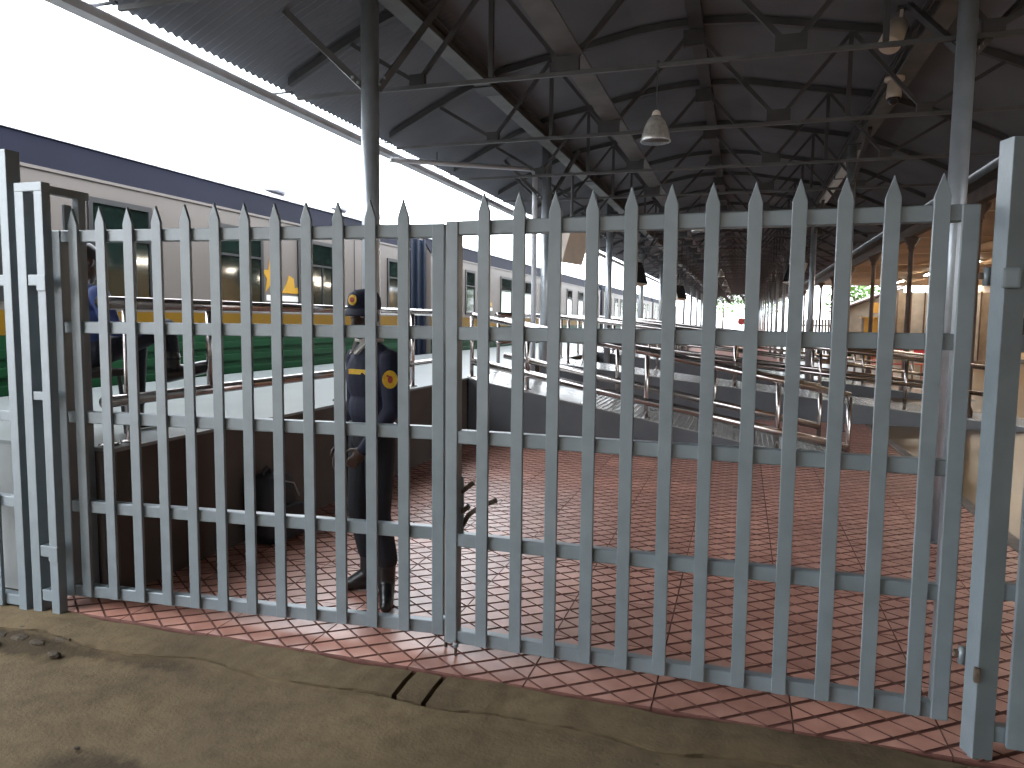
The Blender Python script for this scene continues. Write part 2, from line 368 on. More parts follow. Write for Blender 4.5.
# ================================================================== RAILINGS
def railing(pts, top, low, posts, label, r=0.028, lowk=1.2, cat='handrail'):
    """pts: list of (x,y,z floor) along the run; posts: list of (x,y,zfloor,zbottom offset)"""
    o = empty('handrail', pts[0], label, cat)
    T = [Vector(p)+Vector((0, 0, top)) for p in pts]; L = [Vector(p)+Vector((0, 0, low)) for p in pts]
    obj('top_rail', tube(nb(), T, r*1.3, 12), 'chrome', o, True)
    obj('lower_rail', tube(nb(), L, r*lowk, 12), 'chrome', o, True)
    for (x, y, z, b) in posts:
        po = obj('post', tube(nb(), [(x, y, z+b), (x, y, z+top-r*0.6)], r*0.92, 12), 'chrome', o, True)
        if b <= 0.01: obj('base_flange', lathe(nb(), [(0.055, z+0.001), (0.055, z+0.010), (0.032, z+0.018)], (x, y), 14), 'chrome', po, True)
    return o
ex = WX-0.10
railing([(ex, 3.20, PH), (ex, 8.56, PH)], 0.80, 0.245, [(ex, 3.23, PH, 0), (ex, 3.38, PH, 0), (ex, 4.07, PH, .23), (ex, 5.70, PH, 0), (ex, 7.22, PH, 0), (ex, 8.5, PH, 0)],
        'stainless handrail along the platform edge left of the near ramp')
def slope_z(x, xa, xb, za): return za*(xb-x)/(xb-xa)
def ramp_rail(y, xa, xb, top, low, xs, label, z0=PH, lowk=1.2):
    f = lambda x: max(0.0, slope_z(x, WX, xb, z0))+0.012
    return railing([(xa, y, f(xa)), (xs[-1], y, f(xs[-1]))], top, low, [(x, y, f(x), 0) for x in xs], label, lowk=lowk)
ramp_rail(8.67, WX+0.05, 1.15, 0.775, 0.20, [-3.24+0.73*k for k in range(7)], 'stainless handrail on the near side of the near ramp', lowk=1.75)
ramp_rail(9.97, WX+0.05, 1.15, 0.72, 0.22, [-2.9+1.29*k for k in range(4)], 'stainless handrail on the far side of the near ramp', lowk=1.6)
ramp_rail(12.57, WX+0.05, 4.6, 0.80, 0.40, [-2.9, -1.5, -0.1, 1.2, 2.43, 3.55], 'stainless handrail on the near side of the long ramp')
ramp_rail(13.88, WX+0.05, 4.6, 0.80, 0.40, [-2.9, -1.5, -0.1, 1.2, 2.43, 3.55], 'stainless handrail on the far side of the long ramp')
ramp_rail(17.27, WX+0.05, 4.6, 0.80, 0.40, [-2.9, -1.5, -0.1, 1.2, 2.5, 3.7], 'stainless handrail on the near side of the third ramp')
ramp_rail(18.53, WX+0.05, 4.6, 0.80, 0.40, [-2.9, -1.5, -0.1, 1.2, 2.5, 3.7], 'stainless handrail on the far side of the third ramp')
ramp_rail(21.97, WX+0.05, 4.6, 0.80, 0.40, [-2.9, -1.5, -0.1, 1.2, 2.5, 3.7], 'stainless handrail on the far ramp')
for (ya, yb, lab) in ((10.1, 12.5, 'stainless handrail along the platform edge between the first two ramps'), (13.98, 17.2, 'stainless handrail along the platform edge behind the long ramp'), (18.65, 21.9, 'stainless handrail along the platform edge before the far ramp'), (23.4, 40, 'distant stainless handrail running along the platform edge')):
    n = max(2, int((yb-ya)/1.5)); railing([(ex, ya, PH), (ex, yb, PH)], 0.80, 0.40, [(ex, ya+0.04+(yb-ya-0.08)*k/n, PH, 0) for k in range(n+1)], lab)

# ================================================================== GATE
RZ = [1.975, 1.505, 1.032, 0.550, 0.085]
def leaf(x0, y0, dx, dy, sl, sr, label, first_right):
    """pickets at x0+i*d; sl/sr: stile centres as picket index"""
    L = math.hypot(dx, dy); d = Vector((dx/L, dy/L, 0)); nrm = Vector((-d.y, d.x, 0)); O = Vector((x0, y0, 0))
    def W(s, t, z): return O+d*s+nrm*t+Vector((0, 0, z))
    def wbox(s0, s1, t0, t1, z0, z1, bev=0.004):
        bm = nb(); prism(bm, [W(s0, t0, z0), W(s1, t0, z0), W(s1, t1, z0), W(s0, t1, z0)], (0, 0, z1-z0))
        if bev: bmesh.ops.bevel(bm, geom=list(bm.edges), offset=bev, segments=1, affect='EDGES')
        return bm
    g = empty('gate_leaf', W(sl*L, 0.03, 0.05), label, 'gate')
    for i in range(12):
        s = i*L; hw = 0.0275; j = random.uniform(-0.0015, 0.0015)
        zt = 2.12+random.uniform(-0.006, 0.006)
        bm = nb(); prism(bm, [W(s-hw+j, -0.004, 0.062), W(s+hw+j, -0.004, 0.062), W(s+hw, -0.004, zt-0.085), W(s, -0.004, zt), W(s-hw, -0.004, zt-0.085)], nrm*0.018)
        bmesh.ops.bevel(bm, geom=list(bm.edges), offset=0.002, segments=1, affect='EDGES')
        obj('picket', bm, 'gate', g)
    for z in RZ: obj('rail', wbox(sl*L+0.025, sr*L-0.025, 0.0145, 0.062, z-0.031, z+0.031), 'gate', g)
    for s in (sl*L, sr*L): obj('stile', wbox(s-0.030, s+0.030, 0.008, 0.068, RZ[4]-0.032, RZ[0]+0.03), 'gate', g)
    return g, W, L
gl, WL, LL = leaf(-3.306, 2.9795, 0.1629, 0.0143, -0.72, 12.02, 'left leaf of the grey palisade gate, in front of the guard', False)
gr, WR, LR = leaf(-1.099, 3.0836, 0.1616, -0.0018, -0.96, 11.60, 'right leaf of the grey palisade gate, in front of the red paving', True)
# drop bolts and latch at the meeting stiles
for g, W, s in ((gl, WL, 12.02*LL+0.045), (gr, WR, -0.96*LR+0.03)):
    gz_ = 0.15 if g is gl else 0.055; bolt = obj('drop_bolt', tube(nb(), [W(s, 0.0, 0.004), W(s, 0.0, 0.62 if g is gl else 0.075)], 0.008, 8), 'rust', g, True)
    obj('bolt_guide', tube(nb(), [W(s, 0.0, gz_-.01), W(s, 0.0, gz_+.01)], 0.014, 8), 'gate', bolt, True)
lx = -1.225
lt = obj('latch_lever', tube(nb(), [(lx, 3.16, 0.60), (lx+0.03, 3.165, 0.655), (lx+0.08, 3.17, 0.695), (lx+0.165, 3.175, 0.735)], [0.012, 0.012, 0.011, 0.012], 10), 'rust', gr, True)
obj('latch_hook', tube(nb(), [(lx, 3.155, 0.765), (lx+0.04, 3.16, 0.80), (lx+0.055, 3.16, 0.812)], 0.011, 8), 'rust', gr, True)
obj('latch_hook', tube(nb(), [(lx, 3.155, 0.67), (lx+0.035, 3.16, 0.70)], 0.012, 8), 'rust', gr, True)
obj('latch_plate', bx((lx-0.012, 3.148, 0.56), (lx+0.010, 3.162, 0.84), 0.003), 'gate', gr)
def hinge(p, parent, sgn):
    h = obj('hinge', bx((min(p[0], p[0]+sgn*0.05), p[1]-0.012, p[2]-0.012), (max(p[0], p[0]+sgn*0.05), p[1]+0.012, p[2]+0.012), 0.003), 'rust', parent)
    obj('hinge_pin', tube(nb(), [(p[0]+sgn*0.025, p[1]-0.006, p[2]-0.035), (p[0]+sgn*0.025, p[1]-0.006, p[2]+0.030)], 0.013, 10), 'gate', h, True)
hinge((0.806, 3.055, 1.745), gr, 1); hinge((0.806, 3.055, 0.335), gr, 1)
hinge((-3.455, 2.985, 1.75), gl, -1); hinge((-3.455, 2.985, 0.31), gl, -1)
def lug(p, parent):
    obj('welded_lug', bx((p[0]-0.028, p[1]-0.010, p[2]-0.035), (p[0]+0.028, p[1]+0.010, p[2]+0.035), 0.008), 'gate', parent)

# fixed panel on the right
fp = empty('palisade_fence', (0.875, 2.97, 0), 'tall grey square-tube fence panel at the right edge', 'fence')
def gb(name, lo, hi, parent): return obj(name, bx(lo, hi, 0.004), 'gate', parent)
bm = bx((-0.0375, -0.0375, -0.02), (0.0375, 0.0375, 2.205), 0.004); bmesh.ops.transform(bm, matrix=Matrix.Translation((0.875, 2.97, 0)) @ Matrix.Rotation(math.radians(18), 4, 'Z'), verts=bm.verts); obj('post', bm, 'gate', fp)
for z in (2.175, 1.505, 0.62, 0.09): gb('rail', (0.905, 2.955, z-0.03), (3.0, 2.995, z+0.03), fp)
gb('end_post', (3.0, 2.93, -0.02), (3.08, 3.01, 2.205), fp)
for k in range(12):
    gb('picket', (0.955+k*0.163, 2.920, 0.06), (1.015+k*0.163, 2.944, 2.14), fp)
obj('hinge_bracket', bx((0.838, 2.905, 1.695), (0.895, 2.935, 1.765), 0.010), 'gate', fp)
obj('hinge_weld', bx((0.838, 2.912, 0.29), (0.858, 2.932, 0.345), 0.006), 'rust', fp)
# narrow frame carrying the left leaf, and its return
nf = empty('gate_post', (-3.47, 2.88, 0), 'narrow ladder-like grey frame carrying the left gate leaf', 'fence')
gb('post', (-3.565, 2.875, -0.03), (-3.505, 2.935, 2.19), nf); gpost = gb('post', (-3.435, 2.875, -0.03), (-3.382, 2.925, 2.19), nf)
gb('top_rail', (-3.565, 2.875, 2.19), (-3.382, 2.925, 2.235), nf)
for z, h in ((1.745, .028), (1.15, .022), (0.325, .03), (0.085, .03)): gb('cross_rail', (-3.505, 2.880, z-h), (-3.435, 2.925, z+h), nf)
gb('hinge_block', (-3.43, 2.863, 1.69), (-3.37, 2.880, 1.77), nf); gb('hinge_block', (-3.43, 2.863, 0.28), (-3.37, 2.880, 0.36), nf)
gb('return_top_rail', (-3.435, 2.925, 2.185), (-3.395, 3.17, 2.225), nf)
gb('return_post', (-3.435, 3.10, -0.02), (-3.395, 3.145, 2.185), nf)
gb('return_slat', (-3.452, 3.05, 1.76), (-3.436, 3.095, 2.15), nf)
gb('return_slat', (-3.452, 3.05, 0.05), (-3.436, 3.095, 1.70), nf)
# panel at the left edge
lp = empty('palisade_fence', (-3.63, 2.86, 0), 'taller grey square-tube fence panel at the left edge', 'fence')
gb('post', (-3.655, 2.865, -0.03), (-3.600, 2.945, 2.405), lp)
for z in (2.375, 1.745, 1.035, 0.575, 0.035): gb('rail', (-5.9, 2.875, z-0.028), (-3.655, 2.925, z+0.028), lp)
gb('end_post', (-5.96, 2.865, -0.03), (-5.90, 2.945, 2.405), lp)
for k in range(13): gb('picket', (-3.79-k*0.163-0.03, 2.855, 0.0), (-3.79-k*0.163+0.03, 2.875, 2.34), lp)

# ================================================================== CANOPY
XC = -0.6
UZ = [(0, 4.66), (0.5, 4.64), (0.9, 4.565), (1.21, 4.505), (1.52, 4.445), (2.13, 4.335), (2.7, 4.12), (3.08, 3.93), (3.55, 3.70), (3.72, 3.62)]
def arch(u):
    u = abs(u)
    for (a, za), (b, zb) in zip(UZ, UZ[1:]):
        if u <= b: return za+(zb-za)*(u-a)/(b-a)
    return UZ[-1][1]
us = [-3.66, -3.3, -2.95, -2.55, -2.1, -1.6, -1.1, -0.6, -0.25, 0, 0.25, 0.6, 1.1, 1.6, 2.1, 2.55, 2.95, 3.3, 3.66]
Y0R, Y1R = -9.0, 88.0  # near end is out of view, drawn back to dim light from behind
bm = nb(); pit = 0.085; n = int((Y1R-Y0R)/pit*4); prev = None
for i in range(n+1):
    y = Y0R+pit/4*i; dz = 0.011*(0, 1, 0, -1)[i % 4]
    row = [bm.verts.new((XC+u, y, arch(u)+0.075+dz)) for u in us]
    if prev:
        for a in range(len(us)-1): bm.faces.new((prev[a], prev[a+1], row[a+1], row[a]))
    prev = row
props(obj('ceiling', bm, 'roofsheet'), 'dark corrugated arched canopy roof over the platform', kind='structure')
# gutter
bm = nb()
for lo, hi in (((-4.385, Y0R, 3.592), (-4.373, Y1R, 3.715)), ((-4.373, Y0R, 3.592), (-4.285, Y1R, 3.604)), ((-4.285, Y0R, 3.592), (-4.273, Y1R, 3.655))): box(bm, lo, hi)
gt = props(obj('roof_gutter', bm, 'gutter'), 'pale grey gutter along the train-side edge of the canopy', 'gutter')
for k in range(40):
    y = -3+2.05*k+1.0
    obj('gutter_bracket', bar(nb(), (-4.372, y, 3.690), (-4.14, y, 3.690), 0.03, 0.012), 'steel', gt)
props(obj('valley_gutter', bx((3.075, Y0R, 3.602), (3.44, Y1R, 3.80)), 'steel'), 'dark valley gutter between the canopy and the tan concourse ceiling', 'gutter')

# roof trusses
def truss_members():
    P = lambda u, z: (XC+u, 0.0, z)
    out = [('tie', [P(-3.42, 3.595), P(3.42, 3.595)], 0.030, 0.034, 'tie')]
    for s in (-1, 1):
        out += [('web_member', [P(0.05*s, 4.55), P(0.87*s, 3.63)], .04, .04, 'steel'), ('web_member', [P(0.87*s, 3.63), P(1.52*s, 4.42)], .035, .035, 'steel'),
                ('web_member', [P(1.52*s, 3.62), P(1.52*s, 4.42)], .04, .04, 'steel'), ('web_member', [P(2.2*s, 3.63), P(1.54*s, 4.42)], .035, .035, 'steel'),
                ('web_member', [P(2.2*s, 3.63), P(2.85*s, 4.02)], .035, .035, 'steel')]
    return out
tm = truss_members()
CU = [-3.5]+us[1:-1]+[3.5]
def chord_bm(y):
    bm = nb(); t = .03
    up = [(XC+u, y-t, arch(u)+0.055) for u in CU]; dn = [(XC+u, y-t, arch(u)-0.015) for u in reversed(CU)]
    return prism(bm, up+dn, (0, 2*t, 0))
def gussets():
    return [(-0.10, 0.10, 4.44, 4.60)]+[(s*0.87-0.115, s*0.87+0.115, 3.61, 3.73) for s in (-1, 1)]+[(s*2.2-0.07, s*2.2+0.07, 3.61, 3.70) for s in (-1, 1)]
TY = [4.05+2.05*k for k in range(40)]
first = None
for k, y in enumerate(TY):
    if k < 12:
        lab = 'dark steel roof truss, %s from the gate, over the platform' % ORD[k]
        t = empty('roof_truss', (XC, y, 3.6), lab, 'truss', 'canopy roof trusses')
        if first is None:
            first = [obj('top_chord', chord_bm(y), 'steel', t)]
            for nme, pp, a, b, mm in tm: first.append(obj(nme, bar(nb(), (pp[0][0], y, pp[0][2]), (pp[1][0], y, pp[1][2]), a, b), mm, t))
            for (u0, u1, z0, z1) in gussets(): first.append(obj('gusset_plate', bx((XC+u0, y-0.028, z0), (XC+u1, y+0.028, z1)), 'steel', t))
        else:
            for f in first:
                c = f.copy(); COL.objects.link(c); c.parent = t
    else:
        bm = chord_bm(y)
        for nme, pp, a, b, mm in tm: bar(bm, (pp[0][0], y, pp[0][2]), (pp[1][0], y, pp[1][2]), a, b)
        for (u0, u1, z0, z1) in gussets(): box(bm, (XC+u0, y-0.028, z0), (XC+u1, y+0.028, z1))
        if k == 12:
            far_t = props(obj('roof_truss', bm, 'tie', loc=(XC, y, 3.6)), 'distant steel roof truss towards the far end of the canopy', 'truss', 'canopy roof trusses')
        else:
            bm.free(); c = far_t.copy(); COL.objects.link(c); c.location.y = y
# longitudinal members
def longi(name, lo, hi, m, label): return props(obj(name, bx(lo, hi), m), label, 'beam')
longi('tie_plate', (-1.545, Y0R, 3.745), (-1.33, Y1R, 3.765), 'girder', 'wide flat steel plate lying lengthwise on the trusses, left of the lamps')
longi('ridge_beam', (-0.64, Y0R, 4.605), (-0.50, Y1R, 4.72), 'steel', 'dark ridge beam under the crown of the arched roof')
def girder(x0, x1, z0, z1, label):
    g = empty('girder', ((x0+x1)/2, Y0R, z0), label, 'beam')
    obj('bottom_flange', bx((x0, Y0R, z0), (x1, Y1R, z0+0.016)), 'girder', g)
    obj('web', bx(((x0+x1)/2-0.012, Y0R, z0+0.016), ((x0+x1)/2+0.012, Y1R, z1-0.014)), 'girder', g)
    obj('top_flange', bx((x0, Y0R, z1-0.014), (x1, Y1R, z1)), 'girder', g)
    return g
gL = girder(-2.91, -2.73, 4.125, 4.27, 'long steel girder above the train-side columns')
gR = girder(1.40, 1.58, 4.08, 4.27, 'long steel girder above the columns on the tan floor side')
for k in range(6):
    y = 8.0+5.7*k; obj('splice_plate', bx((-2.93, y-0.16, 4.108), (-2.71, y+0.16, 4.125)), 'steel', gL)
for k, x in enumerate((1.345, 1.32)):
    props(obj('conduit', tube(nb(), [(x, Y0R, 4.10+0.05*k), (x, 60, 4.10+0.05*k)], 0.011, 8), 'steel', None, True), ('cable conduit hugging the right girder', 'outer cable conduit beside the right girder')[k], 'conduit')

# columns
def column(x, y, zt, zf, label, group, r=0.075, braces=()):
    c = empty('canopy_column', (x, y, zf), label, 'column', group)
    obj('shaft', tube(nb(), [(x, y, zf+0.001), (x, y, zt)], r, 20), 'galv', c, True)
    bp = obj('base_plate', bx((x-0.095, y-0.095, zf+0.002), (x+0.095, y+0.095, zf+0.010)), 'steel', c)
    obj('cap_plate', bx((x-0.10, y-0.10, zt-0.012), (x+0.10, y+0.10, zt)), 'steel', c)
    for p0, p1 in braces:
        b = obj('brace', bar(nb(), p0, p1, 0.05, 0.05), 'tie', c)
        q = Vector(p0)+(Vector(p1)-Vector(p0))*0.06
        for e in (0, 1):
            q2 = Vector(p0)+(Vector(p1)-Vector(p0))*(0.05+0.07*e)
            obj('bolt', lathe(nb(), [(0.013, q2.z-0.01), (0.013, q2.z+0.01)], (q2.x, q2.y-0.03), 8), 'galv', b)
    return c
ZL = arch(-3.0-XC)+0.05; ZR = 4.08
for k in range(14):
    y = 5.6+5.72*k
    br = [((-2.94, 5.62, 3.44), (-2.56, 6.10, 4.30)), ((-3.05, 5.58, 3.46), (-3.62, 5.33, 4.03))] if k == 0 else [((-2.95, y+0.03, 3.45), (-2.60, y+0.45, 4.27)), ((-3.06, y-0.02, 3.45), (-3.62, y-0.25, 4.02))]
    lab = ('steel canopy column on the train side, %s from the gate' % ORD[k]) if k < 6 else 'distant steel canopy column on the train side'
    column(-3.0, y, ZL-0.0, 0.0, lab, 'train-side canopy columns', 0.075, br if k < 6 else ())
    y = 5.91+5.66*k
    br = [((1.385, 5.98, 3.46), (1.275, 7.30, 4.30)), ((1.45, 5.95, 3.44), (2.02, 6.92, 4.12))] if k == 0 else [((1.41, y+0.07, 3.5), (1.46, y+1.05, 4.05)), ((1.40, y-0.07, 3.5), (1.46, y-1.05, 4.05))]
    lab = ('steel canopy column beside the tan floor, %s from the gate' % ORD[k]) if k < 6 else 'distant steel canopy column beside the tan floor'
    column(1.395, y, ZR-0.002, 0.0, lab, 'concourse-side canopy columns', 0.062, br if k < 6 else ())
# tubular bracket arm on the second train-side column
pb = empty('pipe_bracket', (-3.19, 11.32, 0.001), 'white bent pipe with a long side arm on the second train-side column', 'pipe')
obj('upright', tube(nb(), [(-3.19, 11.32, 0.001), (-3.19, 11.32, 3.80), (-3.20, 11.32, 3.87), (-3.24, 11.32, 3.92)], 0.042, 12), 'roofpale', pb, True)
obj('arm', tube(nb(), [(-3.24, 11.32, 3.92), (-3.30, 11.15, 3.90), (-4.25, 8.45, 3.53)], 0.034, 10), 'roofpale', pb, True)
obj('arm_hanger', tube(nb(), [(-3.97, 9.25, 3.60), (-3.97, 9.25, 3.78)], 0.010, 6), 'tie', pb)
obj('arm_strut', tube(nb(), [(-3.15, 11.32, 3.45), (-3.52, 11.32, 3.80)], 0.020, 8), 'tie', pb, True)

# hanging lamps
def lamp_parts(y):
    c = (-0.72, y); z = 3.0
    prof = [(0.112, z), (0.116, z+0.010), (0.112, z+0.05), (0.100, z+0.10), (0.080, z+0.15), (0.055, z+0.185), (0.036, z+0.205)]
    return c, prof
lp0 = None
for k in range(9):
    y = 6.1+6.15*k
    lab = ('bell-shaped glass lamp hanging from the roof ties, %s from the gate' % ORD[k]) if k < 3 else 'distant bell-shaped lamp hanging from the roof ties'
    t = empty('hanging_lamp', (-0.72, y, 3.0), lab, 'lamp', 'lamps in a row under the canopy')
    if lp0 is None:
        c, prof = lamp_parts(y)
        lp0 = [obj('shade', lathe(nb(), prof, c, 24), 'lamp', t, True), obj('rim', lathe(nb(), [(0.118, 3.0), (0.121, 3.006), (0.118, 3.012)], c, 24), 'galv', t, True),
               obj('cap', lathe(nb(), [(0.038, 3.203), (0.030, 3.235), (0.012, 3.25)], c, 12), 'camwhite', t, True),
               obj('cord', tube(nb(), [(c[0], y, 3.25), (c[0], y, 3.575)], 0.005, 6), 'steel', t), obj('hook', tube(nb(), [(c[0], y, 3.565), (c[0], y, 3.63)], 0.018, 8), 'steel', t)]
    else:
        for f in lp0: q = f.copy(); COL.objects.link(q); q.parent = t

# cameras on the right girder
cc = empty('security_camera', (1.2, 7.45, 4.1), 'cream cylindrical camera housing hanging from the right girder', 'camera')
a, b = Vector((1.40, 8.25, 4.52-0.16)), Vector((1.22, 8.02, 4.12))
a = Vector((1.225, 7.50, 4.22)); b = Vector((1.135, 7.36, 4.00))
d = (b-a).normalized()
obj('housing', tube(nb(), [a, a+d*0.012, b-d*0.015, b], [0.078, 0.088, 0.096, 0.088], 20), 'camwhite', cc, True)
obj('lens_glass', tube(nb(), [b-d*0.002, b+d*0.004], 0.060, 16), 'camwhite', cc, True)
obj('bracket', bar(nb(), a+Vector((0.0, -0.09, -0.06)), a+Vector((0.02, -0.03, 0.13)), 0.03, 0.012), 'camwhite', cc)
obj('mount', bx((1.20, 7.42, 4.34), (1.30, 7.52, 4.36)), 'steel', cc)
dc = empty('dome_camera', (1.39, 8.55, 3.9), 'cream dome camera with dark glass below the right girder', 'camera')
c = (1.39, 8.55)
obj('flange', lathe(nb(), [(0.08, 4.035), (0.096, 4.045), (0.096, 4.075)], c, 20), 'camwhite', dc, True)
obj('body', lathe(nb(), [(0.070, 3.87), (0.074, 3.89), (0.064, 4.035)], c, 20), 'camwhite', dc, True)
obj('dome_glass', lathe(nb(), [(0.016, 3.805), (0.045, 3.822), (0.060, 3.848), (0.064, 3.872)], c, 20), 'darkglass', dc, True)
# white batten under the right girder
bt = empty('light_batten', (1.49, 13, 4.06), 'white batten light fixed under the right girder', 'light')
obj('casing', bx((1.42, 11.9, 4.035), (1.56, 16.6, 4.078), 0.006), 'white', bt)
obj('end_clip', bx((1.41, 13.9, 4.028), (1.57, 13.96, 4.079)), 'steel', bt)

# hanging monitors
def monitor(x, y, z, label, s=1.0, yaw=-0.25):
    t = empty('hanging_monitor', (x, y, z), label, 'monitor', 'monitors under the canopy')
    R = Matrix.Rotation(yaw, 4, 'Z') @ Matrix.Rotation(-0.30, 4, 'X')
    def tb(lo, hi, bev=0):
        bm = bx(lo, hi, bev); bmesh.ops.transform(bm, matrix=Matrix.Translation((x, y, z)) @ R, verts=bm.verts); return bm
    obj('casing', tb((-0.33*s, -0.06, -0.24*s), (0.33*s, 0.10, 0.24*s), 0.01), 'camwhite', t)
    obj('screen', tb((-0.31*s, -0.068, -0.22*s), (0.31*s, -0.061, 0.22*s)), 'screen', t)
    obj('hanger', tube(nb(), [(x, y+0.02, z+0.2), (x, y+0.02, 3.62)], 0.02, 8), 'steel', t)
monitor(-2.35, 10.25+2.05*0, 2.62, 'slanted monitor hanging nearest, behind the second train-side column', 1.0, 1.35+math.pi)
monitor(-2.55, 18.4, 2.75, 'slanted monitor hanging second from the gate on the train side', 1.25, 1.3)
monitor(-2.5, 30.7, 2.75, 'slanted monitor hanging third from the gate on the train side', 1.3, 1.2)
monitor(1.1, 18.4, 2.72, 'slanted dark monitor hanging by the columns of the tan floor', 1.0, -1.2)

# ================================================================== TRAIN
TX = -6.4
WSILL, WTOP = 1.74, 2.70
def train_car(ya, yb, wins, label, star=None, first=False):
    t = empty('train_car', (TX-1.4, (ya+yb)/2, 0.0), label, 'train')
    xr = TX-2.8; xc = TX-1.4
    prof = [(TX, 0.55), (TX, 2.96), (TX-0.20, 3.30), (xc+0.6, 3.56), (xc, 3.62), (xc-0.6, 3.56), (xr+0.20, 3.30), (xr, 2.96), (xr, 0.55)]
    obj('car_body', prism(nb(), [(x, ya, z) for x, z in prof], (0, yb-ya, 0)), 'cream', t)
    n = Vector((0.34, 0, 0.20)).normalized()*0.012
    bm = nb(); prism(bm, [(TX+n.x, ya, 2.955+n.z), (TX-0.20+n.x, ya, 3.30+n.z), (TX-0.20-n.x, ya, 3.30-n.z), (TX-n.x, ya, 2.955-n.z)], (0, yb-ya, 0)); rb = obj('roof_band', bm, 'navyband', t)
    obj('roof_gutter_strip', bx((TX-0.24, ya, 3.30), (TX-0.165, yb, 3.335), 0.006), 'roofpale', t)
    obj('cornice_strip', bx((TX, ya, 2.935), (TX+0.018, yb, 2.965)), 'cream', t)
    obj('roof_cover', prism(nb(), [(x, ya+0.05, z+0.012) for x, z in prof[2:7]]+[(xc, ya+0.05, 3.3)], (0, yb-ya-0.1, 0)), 'roofpale', t)
    obj('waist_stripe', bx((TX-0.002, ya, 1.38), (TX+0.010, yb, 1.61)), 'yellow', t)
    sk = obj('green_skirt', bx((TX-0.002, ya, 0.50), (TX+0.006, yb, 1.38)), 'green', t)
    for z in (0.70, 0.87, 1.04, 1.21): obj('skirt_rib', bx((TX+0.006, ya, z-0.05), (TX+0.024, yb, z+0.05), 0.016), 'green', sk)
    obj('underframe', bx((xr+0.15, ya+0.3, 0.30), (TX-0.15, yb-0.3, 0.55)), 'black', t)
    for yy in (ya+2.2, ya+3.9, yb-3.9, yb-2.2):
        for xx in (xc-0.75, xc+0.60):
            bm = nb(); tube(bm, [(xx, yy, 0.40), (xx+0.13, yy, 0.40)], 0.418, 20); obj('wheel', bm, 'black', t, True)
    for (a, b, z0, z1, kind) in wins:
        w_ = nb()
        e = 0.055
        for lo, hi in (((a-e, z0-e), (a, z1+e)), ((b, z0-e), (b+e, z1+e)), ((a, z0-e), (b, z0)), ((a, z1), (b, z1+e))):
            box(w_, (TX-0.001, lo[0], lo[1]), (TX+0.022, hi[0], hi[1]))
        zm = z0+(z1-z0)*0.66
        box(w_, (TX-0.001, a, zm-0.015), (TX+0.02, b, zm+0.015))
        if kind == 'slide': box(w_, (TX-0.001, (a+b)/2+0.16, z0), (TX+0.02, (a+b)/2+0.18, zm))
        wf = obj('window', w_, 'frame', t)
        obj('pane', bx((TX-0.001, a, zm+0.015), (TX+0.008, b, z1)), 'glass', wf)
        obj('pane', bx((TX-0.001, a, z0), (TX+0.008, b, zm-0.015)), 'pale_glass' if kind == 'pale_pane' else 'glass', wf)
    return t
c1 = [(4.1, 4.95, WSILL, WTOP, ''), (6.0, 6.74, WSILL, WTOP+0.02, 'slide'), (7.93, 8.75, WSILL, WTOP, 'slide'), (9.70, 10.60, WSILL, WTOP, 'slide'), (12.62, 13.04, WSILL+0.02, WTOP-0.06, '')]
t1 = train_car(1.6, 13.55, c1, 'cream and green train carriage nearest the gate')  # near end is out of view, placed to let in light from the left
def star_bm(cx, cz, R, r, th=0.008):
    pts = []
    for k in range(10):
        a = math.pi/2+math.pi*k/5; q = R if k % 2 == 0 else r
        pts.append((TX-0.0005, cx+q*math.cos(a)*0.8, cz+q*math.sin(a)))
    return prism(nb(), pts, (th, 0, 0))
def emblem(t, y):
    obj('star_decal', star_bm(y, 2.14, 0.27, 0.11), 'gold', t)
    bm = nb(); prism(bm, [(TX-0.0005, y+0.27, 1.92), (TX-0.0005, y+0.74, 1.92), (TX-0.0005, y+0.70, 2.02), (TX-0.0005, y+0.58, 2.00), (TX-0.0005, y+0.56, 2.14), (TX-0.0005, y+0.44, 2.18), (TX-0.0005, y+0.38, 2.06)], (0.008, 0, 0)); obj('gold_shape_decal', bm, 'gold', t)
    obj('caption_strip', bx((TX-0.001, y-0.1, 1.80), (TX+0.006, y+0.76, 1.88)), 'white', t)
emblem(t1, 8.98)
for y in (11.35, 11.75): obj('door_seam', bx((TX-0.001, y-0.008, 1.52), (TX+0.006, y+0.008, 2.9)), 'frame', t1)
for y in (10.0, 11.9, 13.0):
    obj('roof_vent', bx((TX-0.75, y-0.28, 3.50), (TX-0.40, y+0.28, 3.60), 0.03), 'roofpale', t1)
def gangway(y0, y1, lab):
    g = empty('carriage_gangway', (TX-1.3, (y0+y1)/2, 0), lab, 'gangway')
    obj('bellows', bx((TX-2.5, y0+0.02, 0.45), (TX-0.10, y1-0.02, 3.18), 0.05), 'gangway', g)
    for k in range(3): y = y0+0.2+(y1-y0-0.4)*k/2; obj('bellows_fold', bx((TX-2.54, y-0.05, 0.42), (TX-0.05, y+0.05, 3.22), 0.02), 'gangway', g)
    obj('coupler', bx((TX-1.6, y0+0.02, 0.15), (TX-1.2, y1-0.02, 0.44)), 'black', g)
gangway(13.55, 14.6, 'dark bellows between the first two carriages')
def wl(ya, ys): return [(y, y+wd, WSILL, WTOP, k) for (y, wd, k) in ys]
t2 = train_car(14.6, 34.2, wl(14.6, [(16.7, .55, ''), (19.4, .9, 'pale_pane'), (21.55, .85, 'pale_pane'), (23.6, .7, ''), (25.4, .7, ''), (27.4, .8, ''), (29.4, .9, ''), (31.4, .8, ''), (33.2, .5, '')]), 'second cream and green train carriage')
emblem(t2, 17.9)
gangway(34.2, 35.2, 'dark bellows between the second and third carriages')
